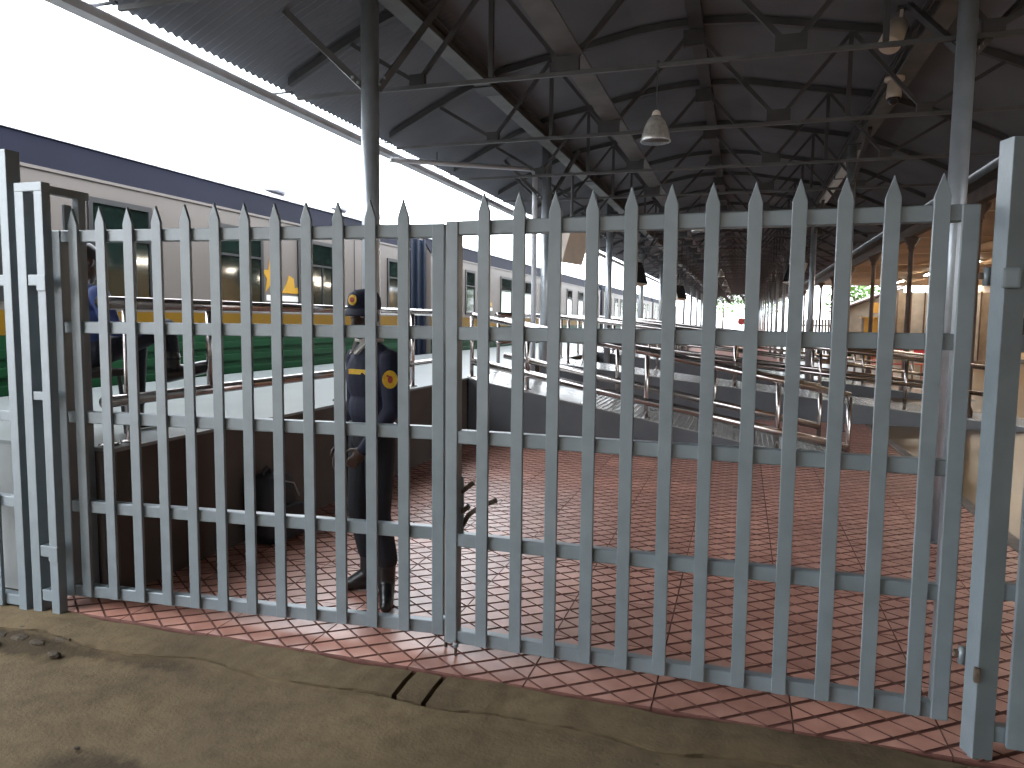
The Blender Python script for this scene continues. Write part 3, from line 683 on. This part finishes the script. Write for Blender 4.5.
train_car(35.2, 54.8, wl(0, [(36.4+1.95*k, .85, 'pale_pane' if k % 3 == 1 else '') for k in range(9)]), 'third cream and green train carriage')
gangway(54.8, 55.8, 'dark bellows beyond the third carriage')
train_car(55.8, 76, wl(0, [(57+1.95*k, .85, '') for k in range(9)]), 'farthest cream and green train carriage')

# ================================================================== CONCOURSE
props(obj('ceiling_concourse', bx((3.42, 2.95, 3.44), (10.9, 40.5, 3.50)), 'soffit'), 'tan boarded ceiling over the concourse on the right', kind='structure')
cl = bpy.data.objects['ceiling_concourse']
for k in range(9): obj('cover_strip', bx((3.43, 6.0+4*k, 3.425), (10.88, 6.06+4*k, 3.44)), 'soffit', cl)
for k in range(3): obj('cover_strip', bx((5.2+1.9*k, 4.05, 3.428), (5.26+1.9*k, 40.4, 3.44)), 'soffit', cl)
props(obj('trim_1', bx((3.29, 2.95, 3.40), (3.42, 62, 3.601)), 'brown'), 'dark timber fascia along the edge of the tan ceiling', kind='structure')
wr = props(obj('wall_right', bx((10.9, 2.9, -0.1), (11.1, 62, 3.50)), 'tanwall'), 'long tan station building wall far on the right', kind='structure')
for k in range(9):
    y = 12.5+5.55*k
    wn = obj('window', bx((10.86, y, 0.95), (10.9, y+1.9, 1.87)), 'frame', wr)
    obj('pane', bx((10.85, y+0.06, 1.0), (10.862, y+0.9, 1.82)), 'darkglass', wn); obj('pane', bx((10.85, y+1.0, 1.0), (10.862, y+1.84, 1.82)), 'darkglass', wn)
    obj('pilaster', bx((10.82, y+2.2, 0.0), (10.9, y+2.42, 3.44)), 'brown', wr)
    obj('notice', bx((10.875, y+3.3, 1.95), (10.9, y+3.9, 2.75)), 'brown', wr)
props(obj('baseboard_right', bx((10.86, 2.95, 0.0), (10.9, 62, 0.18)), 'brown'), 'dark skirting board along the tan wall', kind='structure')
for k in range(10):
    y = 12.9+4.7*k
    lab = ('slim dark concourse post with a spreading capital, %s from the gate' % ORD[k]) if k < 4 else 'distant slim dark concourse post under the fascia'
    t = empty('concourse_post', (3.36, y, 0), lab, 'column', 'posts along the tan ceiling edge')
    obj('shaft', lathe(nb(), [(0.085, 0.001), (0.085, 0.25), (0.055, 0.32), (0.048, 3.1), (0.055, 3.15)], (3.36, y), 12), 'brown', t, True)
    obj('capital', lathe(nb(), [(0.055, 3.15), (0.075, 3.17), (0.07, 3.22), (0.15, 3.34), (0.16, 3.398)], (3.36, y), 12), 'brown', t, True)
for k in range(8):  # one batten is seen; the others are added to brighten the concourse
    y = 19.0+5.2*(k % 4); bxo = 0.0 if k < 4 else 2.6
    t = empty('ceiling_light', (6.4+bxo, y, 3.40), ('fluorescent batten on the tan ceiling, %s from the gate in the %s row' % (ORD[k % 4], 'nearer, partly added' if k < 4 else 'added farther')), 'light', 'battens on the tan ceiling, most added for light')
    obj('casing', bx((6.3+bxo, y, 3.385), (6.5+bxo, y+1.5, 3.424)), 'white', t); obj('tube', tube(nb(), [(6.4+bxo, y+0.04, 3.365), (6.4+bxo, y+1.46, 3.365)], 0.019, 10), 'tube', t, True)
# kiosk, hoarding, shed at the far side
ks = empty('kiosk', (5.55, 36.3, 0), 'yellow boarded kiosk counter beyond the concourse posts', 'kiosk')
for k in range(6): obj('board', bx((5.16+0.125*k, 36.0, 0.02), (5.28+0.125*k, 36.04, 1.80)), 'yellowwood', ks)
obj('counter_top', bx((5.1, 35.9, 1.80), (5.98, 37, 1.86)), 'yellowwood', ks); obj('body', bx((5.18, 36.05, 0.0), (5.9, 36.9, 1.8)), 'shed', ks)
obj('sign_board', bx((5.45, 36.3, 2.05), (5.85, 36.34, 2.5)), 'yellowwood', ks); obj('sign_leg', tube(nb(), [(5.5, 36.32, 1.86), (5.5, 36.32, 2.06)], .02, 8), 'shed', ks)
hd = empty('hoarding', (8.0, 36.5, 0), 'grey-brown panelled hoarding closing the far side of the concourse', 'hoarding')
for k in range(7): obj('panel', bx((6.55+0.54*k, 36.4, 0.02), (7.06+0.54*k, 36.46, 2.95)), 'hoard' if k % 3 else 'shed', hd)
for k in range(8): obj('post', bx((6.50+0.54*k, 36.37, 0.0), (6.55+0.54*k, 36.48, 3.0)), 'brown', hd)
sh = empty('shed', (5.2, 43, 0), 'brown shed with a sloping roof behind the kiosk', 'shed')
obj('wall', prism(nb(), [(5.1, 42, 0), (7.8, 42, 0), (7.8, 42, 3.4), (5.1, 42, 2.3)], (0, 3, 0)), 'shed', sh)
obj('roof', prism(nb(), [(4.6, 41.6, 2.16), (8.1, 41.6, 3.60), (8.1, 41.6, 3.68), (4.6, 41.6, 2.25)], (0, 3.8, 0)), 'brown', sh)
pf = empty('picket_fence', (3.9, 40, 0), 'weathered paling fence left of the yellow kiosk', 'fence')
for k in range(14): obj('paling', bx((2.9+0.145*k, 40, 0.01), (3.01+0.145*k, 40.03, 1.75)), 'hoard', pf)
obj('rail', bx((2.85, 40.03, 0.5), (4.95, 40.07, 0.58)), 'shed', pf); obj('rail', bx((2.85, 40.03, 1.4), (4.95, 40.07, 1.48)), 'shed', pf)
props(obj('storage_drum', lathe(nb(), [(0.28, 0.001), (0.29, 0.02), (0.29, 0.42), (0.30, 0.44), (0.29, 0.46), (0.29, 0.86), (0.28, 0.9)], (4.75, 38.5), 20), 'green', None, True), 'dark green drum in front of the paling fence', 'drum')
# tables and red chairs
def chair(x, y, a, label):
    t = empty('dining_chair', (x, y, 0), label, 'chair', 'red chairs on the tan floor')
    R = Matrix.Translation((x, y, 0)) @ Matrix.Rotation(a, 4, 'Z')
    def tr(bm): bmesh.ops.transform(bm, matrix=R, verts=bm.verts); return bm
    obj('seat', tr(bx((-.2, -.2, .43), (.2, .2, .46), .01)), 'red', t)
    obj('backrest', tr(bx((-.19, .19, .62), (.19, .215, .86), .008)), 'red', t)
    for sx in (-1, 1):
        obj('leg', tr(tube(nb(), [(sx*.20, -.22, .011), (sx*.17, -.17, .43)], .014, 8)), 'red', t)
        obj('leg', tr(tube(nb(), [(sx*.20, .24, .011), (sx*.18, .19, .43), (sx*.18, .205, .86)], .014, 8)), 'red', t)
for k, (x, y, a, l) in enumerate([(3.75, 22.6, 0.4, 'red chair nearest the third canopy column'), (4.15, 23.0, 2.9, 'red chair in front of the first white table'), (4.75, 23.2, 3.3, 'red chair between the two white tables'), (5.45, 23.6, 0.3, 'red chair beside the second white table'), (4.0, 25.2, 1.2, 'red chair behind the first white table')]): chair(x, y, a, l)
for k, (x, y) in enumerate([(4.1, 24.1), (5.25, 24.6)]):
    t = empty('round_table', (x, y, 0), ('white round table left, among the red chairs', 'white round table right, among the red chairs')[k], 'table', 'white tables on the tan floor')
    obj('table_top', lathe(nb(), [(.40, .72), (.42, .73), (.42, .75), (.40, .76)], (x, y), 24), 'white', t, True)
    obj('stem', lathe(nb(), [(.04, .03), (.035, .72)], (x, y), 10), 'white', t, True); obj('base', lathe(nb(), [(.24, .001), (.22, .03), (.05, .05)], (x, y), 16), 'white', t, True)

# trees and the far end
def tree(x, y, h, r, label, n=900):
    t = empty('tree', (x, y, -0.12), label, 'tree')
    obj('trunk', tube(nb(), [(x, y, -0.12), (x+.1, y, h*.4), (x, y+.1, h*.75)], [.16, .12, .05], 8), 'bark', t, True)
    bm = nb()
    for i in range(n):
        while True:
            v = Vector((random.uniform(-1, 1), random.uniform(-1, 1), random.uniform(-1, 1)))
            if .25 < v.length < 1: break
        c = Vector((x+v.x*r, y+v.y*r, h*.68+v.z*h*.34)); s = random.uniform(.10, .24)
        a = Vector((random.uniform(-1, 1), random.uniform(-1, 1), random.uniform(-.6, .6))).normalized(); b = a.cross(Vector((random.uniform(-1, 1), random.uniform(-1, 1), random.uniform(-1, 1)))).normalized()
        bm.faces.new([bm.verts.new(c+a*s), bm.verts.new(c+b*s*.5), bm.verts.new(c-a*s), bm.verts.new(c-b*s*.5)])
    obj('foliage', bm, 'leaf', t)['kind'] = 'stuff'
tree(6.4, 49, 4.6, 1.6, 'leafy green tree behind the shed and the paling fence')
tree(-2.5, 98, 6.5, 3.0, 'green tree beyond the far end of the canopy, left', 1300)
tree(2.5, 102, 6.0, 3.0, 'green tree beyond the far end of the canopy, right', 1300)
ds = empty('round_sign', (-0.1, 60, 0), 'small round brown sign on a pole at the far end of the platform', 'sign')
obj('pole', tube(nb(), [(-0.1, 60, 0.001), (-0.1, 60, 1.35)], .03, 8), 'galv', ds); obj('disc', tube(nb(), [(-0.1, 59.96, 1.62), (-0.1, 60.0, 1.62)], .28, 20), 'badgered', ds)

# ================================================================== PEOPLE
def capsule(bm, p0, r0, p1, r1, n=14, m=5):
    p0, p1 = Vector(p0), Vector(p1); d = p1-p0; a, b = frame_axes(d); dn = d.normalized()
    prof = []
    for i in range(m+1):
        t = math.pi/2*(1-i/m); prof.append((p0-dn*math.sin(t)*r0, r0*math.cos(t)))
    for i in range(m+1):
        t = math.pi/2*(i/m); prof.append((p1+dn*math.sin(t)*r1, r1*math.cos(t)))
    rings = [[bm.verts.new(c+(a*math.cos(2*math.pi*k/n)+b*math.sin(2*math.pi*k/n))*max(r, 1e-4)) for k in range(n)] for c, r in prof]
    for i in range(len(rings)-1):
        for k in range(n): bm.faces.new((rings[i][k], rings[i][(k+1) % n], rings[i+1][(k+1) % n], rings[i+1][k]))
    bm.faces.new(rings[0][::-1]); bm.faces.new(rings[-1])
def ellipsoid(bm, c, rad, ax):
    ret = bmesh.ops.create_uvsphere(bm, u_segments=18, v_segments=12, radius=1)
    X, Y, Z = [Vector(q) for q in ax]
    for v in ret['verts']: v.co = Vector(c)+X*(v.co.x*rad[0])+Y*(v.co.y*rad[1])+Z*(v.co.z*rad[2])
def body(name, prims, mats, parent, voxel=0.0075, smooth_it=4):
    bm = nb()
    for p in prims:
        if p[0] == 'c': capsule(bm, p[1], p[2], p[3], p[4])
        else: ellipsoid(bm, p[1], p[2], p[3])
    me = bpy.data.meshes.new('tmp'); bmesh.ops.recalc_face_normals(bm, faces=bm.faces); bm.to_mesh(me); bm.free()
    o = bpy.data.objects.new('tmp', me); COL.objects.link(o)
    md = o.modifiers.new('r', 'REMESH'); md.mode = 'VOXEL'; md.voxel_size = voxel
    ms = o.modifiers.new('s', 'SMOOTH'); ms.iterations = smooth_it; ms.factor = 0.5
    dg = bpy.context.evaluated_depsgraph_get(); m2 = bpy.data.meshes.new_from_object(o.evaluated_get(dg))
    bpy.data.objects.remove(o); bpy.data.meshes.remove(me)
    m2.name = name; m2.materials.clear()
    for q in mats: m2.materials.append(M[q])
    def dist(p, x):
        if p[0] == 'c':
            a, b = Vector(p[1]), Vector(p[3]); d = b-a; t = max(0, min(1, (x-a).dot(d)/max(d.length_squared, 1e-9))); return (x-(a+d*t)).length-(p[2]+(p[4]-p[2])*t)
        v = x-Vector(p[1]); X, Y, Z = [Vector(q) for q in p[3]]; r = p[2]
        k = math.sqrt((v.dot(X)/r[0])**2+(v.dot(Y)/r[1])**2+(v.dot(Z)/r[2])**2); return (k-1)*min(r)
    base = wloc(parent)
    idx = [min(range(len(prims)), key=lambda i: dist(prims[i], pl_.center)) for pl_ in m2.polygons]
    for pl_, i in zip(m2.polygons, idx): pl_.material_index = mats.index(prims[i][-1]); pl_.use_smooth = True
    for v in m2.vertices: v.co -= base
    ob = bpy.data.objects.new(name, m2); COL.objects.link(ob); ob.parent = parent
    return ob
Zup = Vector((0, 0, 1))
def hand(prims, wrist, dirv, palmn, side, curl=0.35, m='skin'):
    """dirv along the hand, palmn palm normal, side: thumb direction"""
    d = Vector(dirv).normalized(); n = Vector(palmn); n = (n-d*n.dot(d)).normalized(); s = d.cross(n).normalized()
    if s.dot(Vector(side)) < 0: s = -s
    w_ = Vector(wrist); pc = w_+d*0.055
    prims.append(('c', w_, 0.024, w_+d*0.02, 0.026, m)); prims.append(('e', pc, (0.046, 0.036, 0.016), (d, s, n), m))
    for k, (o, l) in enumerate(((0.028, .070), (0.010, .078), (-0.009, .073), (-0.027, .058))):
        p = w_+d*0.088+s*o; q = d; r = .0088
        for j in range(3):
            a = curl*(j+0.6); q = (d*math.cos(a)+n*math.sin(a)); e = p+q*(l*(.45, .31, .24)[j]); prims.append(('c', p, r, e, r*.93, m)); p = e; r *= .93
    p = w_+d*0.028+s*0.026; e = p+(d*.6+s*.7+n*.25).normalized()*.035; prims.append(('c', p, .012, e, .010, m)); prims.append(('c', e, .010, e+(d*.9+s*.25+n*.3).normalized()*.030, .0085, m))
def head(prims, c, F, upv=Zup):
    F = Vector(F).normalized(); U = Vector(upv); U = (U-F*U.dot(F)).normalized(); S = F.cross(U); c = Vector(c); m = 'skin'
    prims += [('e', c+U*.025-F*.012, (.098, .076, .092), (F, S, U), m), ('e', c-U*.05+F*.02, (.070, .060, .072), (F, S, U), m), ('e', c-U*.105+F*.052, (.030, .032, .022), (F, S, U), m),
              ('e', c+F*.096-U*.018, (.017, .013, .026), (F, S, U), m), ('e', c+F*.100-U*.034, (.016, .020, .012), (F, S, U), m), ('e', c+F*.082+U*.018, (.018, .050, .012), (F, S, U), m),
              ('e', c+F*.086-U*.066, (.014, .026, .008), (F, S, U), m), ('e', c+F*.084-U*.080, (.014, .024, .008), (F, S, U), m)]
    for s in (-1, 1): prims.append(('e', c+S*(.074*s)-F*.012-U*.012, (.018, .010, .030), (F, S, U), m))
    return F, S, U
# ---- guard
Fd = Vector((-.52, -.854, 0)).normalized(); Ld = Vector((-Fd.y, Fd.x, 0))
g0 = Vector((-1.93, 3.60, 0))
gd = empty('person', g0, 'guard in navy jersey, cap and black boots standing behind the left gate leaf', 'person')
P = []
def at(f, l, z): return g0+Fd*f+Ld*l+Vector((0, 0, z))
lank, rank = Vector((-1.83, 3.575, .105)), Vector((-2.01, 3.70, .105))
lkn, rkn = Vector((-1.855, 3.53, .50)), Vector((-2.045, 3.655, .50))
lhp, rhp = at(0, .085, .90), at(0, -.085, .90)
P += [('c', lhp, .088, lkn, .066, 'trousers'), ('c', rhp, .088, rkn, .066, 'trousers'), ('c', lkn, .066, lank+Vector((0, 0, .14)), .062, 'trousers'), ('c', rkn, .066, rank+Vector((0, 0, .14)), .062, 'trousers')]
for k, fd in ((lank, Vector((.42, -.90, 0))), (rank, Vector((-.96, -.28, 0)))):
    P += [('c', k+Vector((0, 0, .13)), .052, k, .047, 'boot'), ('c', k+Vector((0, 0, -.055))-fd*.05, .044, k+Vector((0, 0, -.062))+fd*.10, .040, 'boot'), ('c', k+Vector((0, 0, -.066))+fd*.10, .040, k+Vector((0, 0, -.070))+fd*.155, .034, 'boot'), ('c', k, .046, k+fd*.08+Vector((0, 0, -.05)), .040, 'boot')]
ax = (Fd, Ld, Zup)
P += [('e', at(0, 0, .93), (.105, .155, .12), ax, 'trousers'), ('e', at(.005, 0, 1.08), (.112, .155, .14), ax, 'jersey'), ('e', at(.01, 0, 1.25), (.118, .172, .17), ax, 'jersey'), ('e', at(0, 0, 1.36), (.09, .165, .085), ax, 'jersey')]
lsh, rsh = at(-.01, .175, 1.345), at(-.01, -.175, 1.345)
lel, rel = Vector((-1.755, 3.505, 1.085)), at(-.03, -.235, 1.10)
lwr, rwr = Vector((-1.875, 3.415, .885)), at(.06, -.235, .86)
P += [('c', lsh, .060, lel, .050, 'jersey'), ('c', rsh, .064, rel, .050, 'jersey'), ('c', lel, .048, lwr, .036, 'jersey'), ('c', rel, .048, rwr, .036, 'jersey')]
hand(P, lwr, Vector((-.10, -.015, -.12)), Vector((-.5, .8, 0)), Fd, .45)
hand(P, rwr, Vector((-.02, -.02, -.12)), -Ld*-1, Fd, .35)
hc = at(.045, 0, 1.585); Fh = Vector((.02, -1, -.05))
P += [('c', at(.0, 0, 1.41), .060, at(.02, 0, 1.52), .052, 'skin')]
hF, hS, hU = head(P, hc, Fh)
body('body', P, ['skin', 'jersey', 'trousers', 'boot'], gd)
# cap
bm = nb(); rings = []
for k, (r, z) in enumerate([(1.0, .030), (1.03, .055), (1.0, .088), (.86, .118), (.55, .136), (.05, .142)]):
    rings.append([bm.verts.new(hc-hF*.010+hF*(.104*r*math.cos(t))+hS*(.083*r*math.sin(t))+hU*z) for t in [2*math.pi*q/24 for q in range(24)]])
for i in range(len(rings)-1):
    for k in range(24): bm.faces.new((rings[i][k], rings[i][(k+1) % 24], rings[i+1][(k+1) % 24], rings[i+1][k]))
bm.faces.new(rings[-1]); bm.faces.new(rings[0][::-1])
cap_ = obj('cap', bm, 'jersey', gd, True)
bm = nb(); top = []
for q in range(13):
    t = -1.1+2.2*q/12
    i_ = hc-hF*.010+hF*(.104*math.cos(t))+hS*(.088*math.sin(t)); o_ = hc+hF*(.090+.088*math.cos(t*.95))+hS*(.092*math.sin(t))
    top.append([bm.verts.new(i_+hU*.040), bm.verts.new(o_+hU*(.018+.010*math.cos(t)-.018)), bm.verts.new(o_+hU*(.012+.010*math.cos(t)-.018)), bm.verts.new(i_+hU*.033)])
for q in range(12):
    for k in range(4): bm.faces.new((top[q][k], top[q+1][k], top[q+1][(k+1) % 4], top[q][(k+1) % 4]))
bm.faces.new(top[0]); bm.faces.new(top[-1][::-1])
obj('cap_peak', bm, 'jersey', cap_)
def disc(bm, c, n, u, ru, rv, th=.006, k=16):
    n = Vector(n).normalized(); u = Vector(u); u = (u-n*u.dot(n)).normalized(); v = n.cross(u)
    prism(bm, [Vector(c)+u*(ru*math.cos(2*math.pi*q/k))+v*(rv*math.sin(2*math.pi*q/k)) for q in range(k)], n*th)
nb1 = (hF*.8+hS*.45+hU*.15)
for nn_, cc_ in ((hF*.97+hU*.2, None),):
    bm = nb(); disc(bm, hc-hF*.010+hF*.100+hS*.012+hU*.082, hF+hU*.25-hS*0, hU, .028, .022, .014); e1 = obj('cap_badge', bm, 'badge', cap_)
    bm = nb(); disc(bm, hc-hF*.010+hF*.1135+hS*.012+hU*.085, hF+hU*.25, hU, .014, .013, .004); obj('badge_centre', bm, 'badgered', e1)
# sleeve badge on his left arm, facing outwards
sa = lsh+(lel-lsh)*.36-Vector((.016, .004, 0)); an = (Ld*.75-Fd*-.2+Vector((0, 0, .05))).normalized(); tocam = Vector((.48, -.877, 0))
an = (Ld*.25+tocam*.75).normalized()
bm = nb(); disc(bm, sa+an*.060, an, Zup, .048, .040, .006); e1 = obj('sleeve_badge', bm, 'badge', gd)
bm = nb(); disc(bm, sa+an*.0665, an, Zup, .020, .013, .003); obj('badge_figure', bm, 'badgered', e1)
for dx_ in (-.026, .026):
    bm = nb(); disc(bm, sa+an*.0665+Vector((0, 0, .02))+Ld.cross(Zup)*dx_*0.6, an, Zup, .006, .006, .003, 8); obj('badge_figure', bm, 'badgered', e1)
# name strip on the chest, collar
cn = (Fd*.9+Ld*.42).normalized(); cs = Ld*.9-Fd*.42; cs = (cs-cn*cs.dot(cn)).normalized()
c0 = at(.105, .045, 1.285)
bm = nb(); prism(bm, [c0+cs*-.05+Zup*-.013, c0+cs*.055+Zup*-.013, c0+cs*.055+Zup*.013, c0+cs*-.05+Zup*.013], cn*.02); obj('name_strip', bm, 'badge', gd)
for s in (-1, 1):
    a = at(.045, .060*s, 1.475); b_ = at(.100, .012*s, 1.385); 
    bm = nb(); prism(bm, [a+Vector((0, 0, .012)), a+Fd*-.02+Ld*(.012*s)+Vector((0, 0, -.010)), b_+Ld*(.018*s)+Vector((0, 0, -.01)), b_], Fd*.018); obj('collar', bm, 'shirtwhite', gd)
bm = nb(); tube(bm, [at(.01+.066*math.cos(t), .068*math.sin(t), 1.452+.0*t) for t in [math.pi*2*q/16 for q in range(17)]], .012, 8); obj('collar_band', bm, 'shirtwhite', gd, True)
bm = nb(); tube(bm, [at(.108*math.cos(t), .158*math.sin(t), .985) for t in [math.pi*2*q/24 for q in range(25)]], .014, 8); obj('belt', bm, 'boot', gd, True)
for s in (-1, 1):
    bm = nb(); bmesh.ops.create_uvsphere(bm, u_segments=10, v_segments=8, radius=.0125); bmesh.ops.translate(bm, verts=bm.verts, vec=hc+hF*.080+hS*(.032*s)+hU*.002); obj('eye', bm, 'shirtwhite', gd, True)

# ---- seated man at the railing
s0 = Vector((-3.78, 3.50, PH))
sm = empty('person', s0, 'seated man in dark trousers and blue shirt with one boot on the platform rail', 'person')
P = []; ax = (Vector((0, 1, 0)), Vector((-1, 0, 0)), Zup)
hp = Vector((-3.76, 3.48, PH+.52)); lh, rh = hp+Vector((-.09, .02, 0)), hp+Vector((.09, .02, 0))
rk = Vector((-3.60, 3.93, 1.49)); ra = Vector((-3.53, 3.885, 1.235))        # leg up on the rail
lk = Vector((-3.80, 3.88, 1.36)); la = Vector((-3.70, 3.76, PH+.10))
P += [('e', hp, (.12, .16, .11), ax, 'denim'), ('c', rh, .085, rk, .060, 'denim'), ('c', rk, .062, ra+Vector((0, 0, .06)), .056, 'denim'), ('c', lh, .085, lk, .062, 'denim'), ('c', lk, .062, la+Vector((0, 0, .08)), .050, 'denim'),
      ('c', ra+Vector((0, 0, .07)), .056, ra, .052, 'boot'), ('c', ra+Vector((0, -.03, -.045)), .052, ra+Vector((.075, .22, -.005)), .045, 'boot'), ('c', la+Vector((0, 0, .06)), .046, la, .043, 'boot'), ('c', la+Vector((0, -.04, -.055)), .040, la+Vector((.05, .17, -.062)), .034, 'boot'),
      ('e', hp+Vector((-.01, -.04, .16)), (.11, .155, .16), ax, 'shirtblue'), ('e', hp+Vector((-.02, -.06, .30)), (.10, .16, .11), ax, 'shirtblue')]
for s, el, wr_ in ((-1, hp+Vector((.21, -.02, .13)), hp+Vector((.16, .20, .10))), (1, hp+Vector((-.22, -.02, .13)), hp+Vector((-.16, .22, .09)))):
    sh_ = hp+Vector((-.02-.165*s, -.06, .33)); P += [('c', sh_, .058, el, .046, 'shirtblue'), ('c', el, .044, wr_, .032, 'shirtblue')]
    hand(P, wr_, Vector((0, .1, .005)), Vector((0, 0, -1)), Vector((s, 0, 0)), .5)
P += [('c', hp+Vector((-.02, -.05, .38)), .052, hp+Vector((-.02, -.02, .46)), .048, 'skin')]
sF, sS, sU = head(P, hp+Vector((-.02, .0, .53)), Vector((.1, 1, -.25)))
body('body', P, ['skin', 'shirtblue', 'denim', 'boot'], sm)
bm = nb(); ellipsoid(bm, hp+Vector((-.02, -.015, .57)), (.104, .082, .072), (sF, sS, sU)); obj('hair', bm, 'black', sm, True)
st = empty('stool', (-3.78, 3.46, PH), 'small black stool under the seated man', 'stool')
obj('seat', bx((-3.95, 3.32, PH+.36), (-3.61, 3.62, PH+.405), .012), 'black', st)
for sx in (-1, 1):
    for sy in (-1, 1): obj('leg', tube(nb(), [(-3.78+.15*sx, 3.47+.13*sy, PH+.001), (-3.78+.13*sx, 3.47+.11*sy, PH+.365)], .013, 8), 'black', st)

# ---- backpack against the wall
bg = empty('backpack', (-3.09, 4.35, 0), 'black backpack leaning against the platform wall', 'bag')
bm = bx((-3.22, 4.18, 0.006), (-2.99, 4.52, .47), .07)
for v in bm.verts:
    if v.co.z > .25: v.co.x -= (v.co.z-.25)*.20; v.co.y = 4.35+(v.co.y-4.35)*(1-(v.co.z-.25)*.8)
obj('main_sack', bm, 'bag', bg, True)
obj('front_pocket', bx((-3.01, 4.23, .04), (-2.93, 4.47, .27), .03), 'bag', bg, True)
obj('top_handle', tube(nb(), [(-3.16, 4.31, .43), (-3.16, 4.315, .50), (-3.16, 4.35, .52), (-3.16, 4.385, .50), (-3.16, 4.39, .43)], .012, 8), 'bag', bg, True)
obj('zip', tube(nb(), [(-2.985, 4.22, .30), (-3.0, 4.26, .40), (-3.02, 4.35, .43), (-3.0, 4.44, .40), (-2.985, 4.48, .30)], .006, 6), 'galv', bg, True)
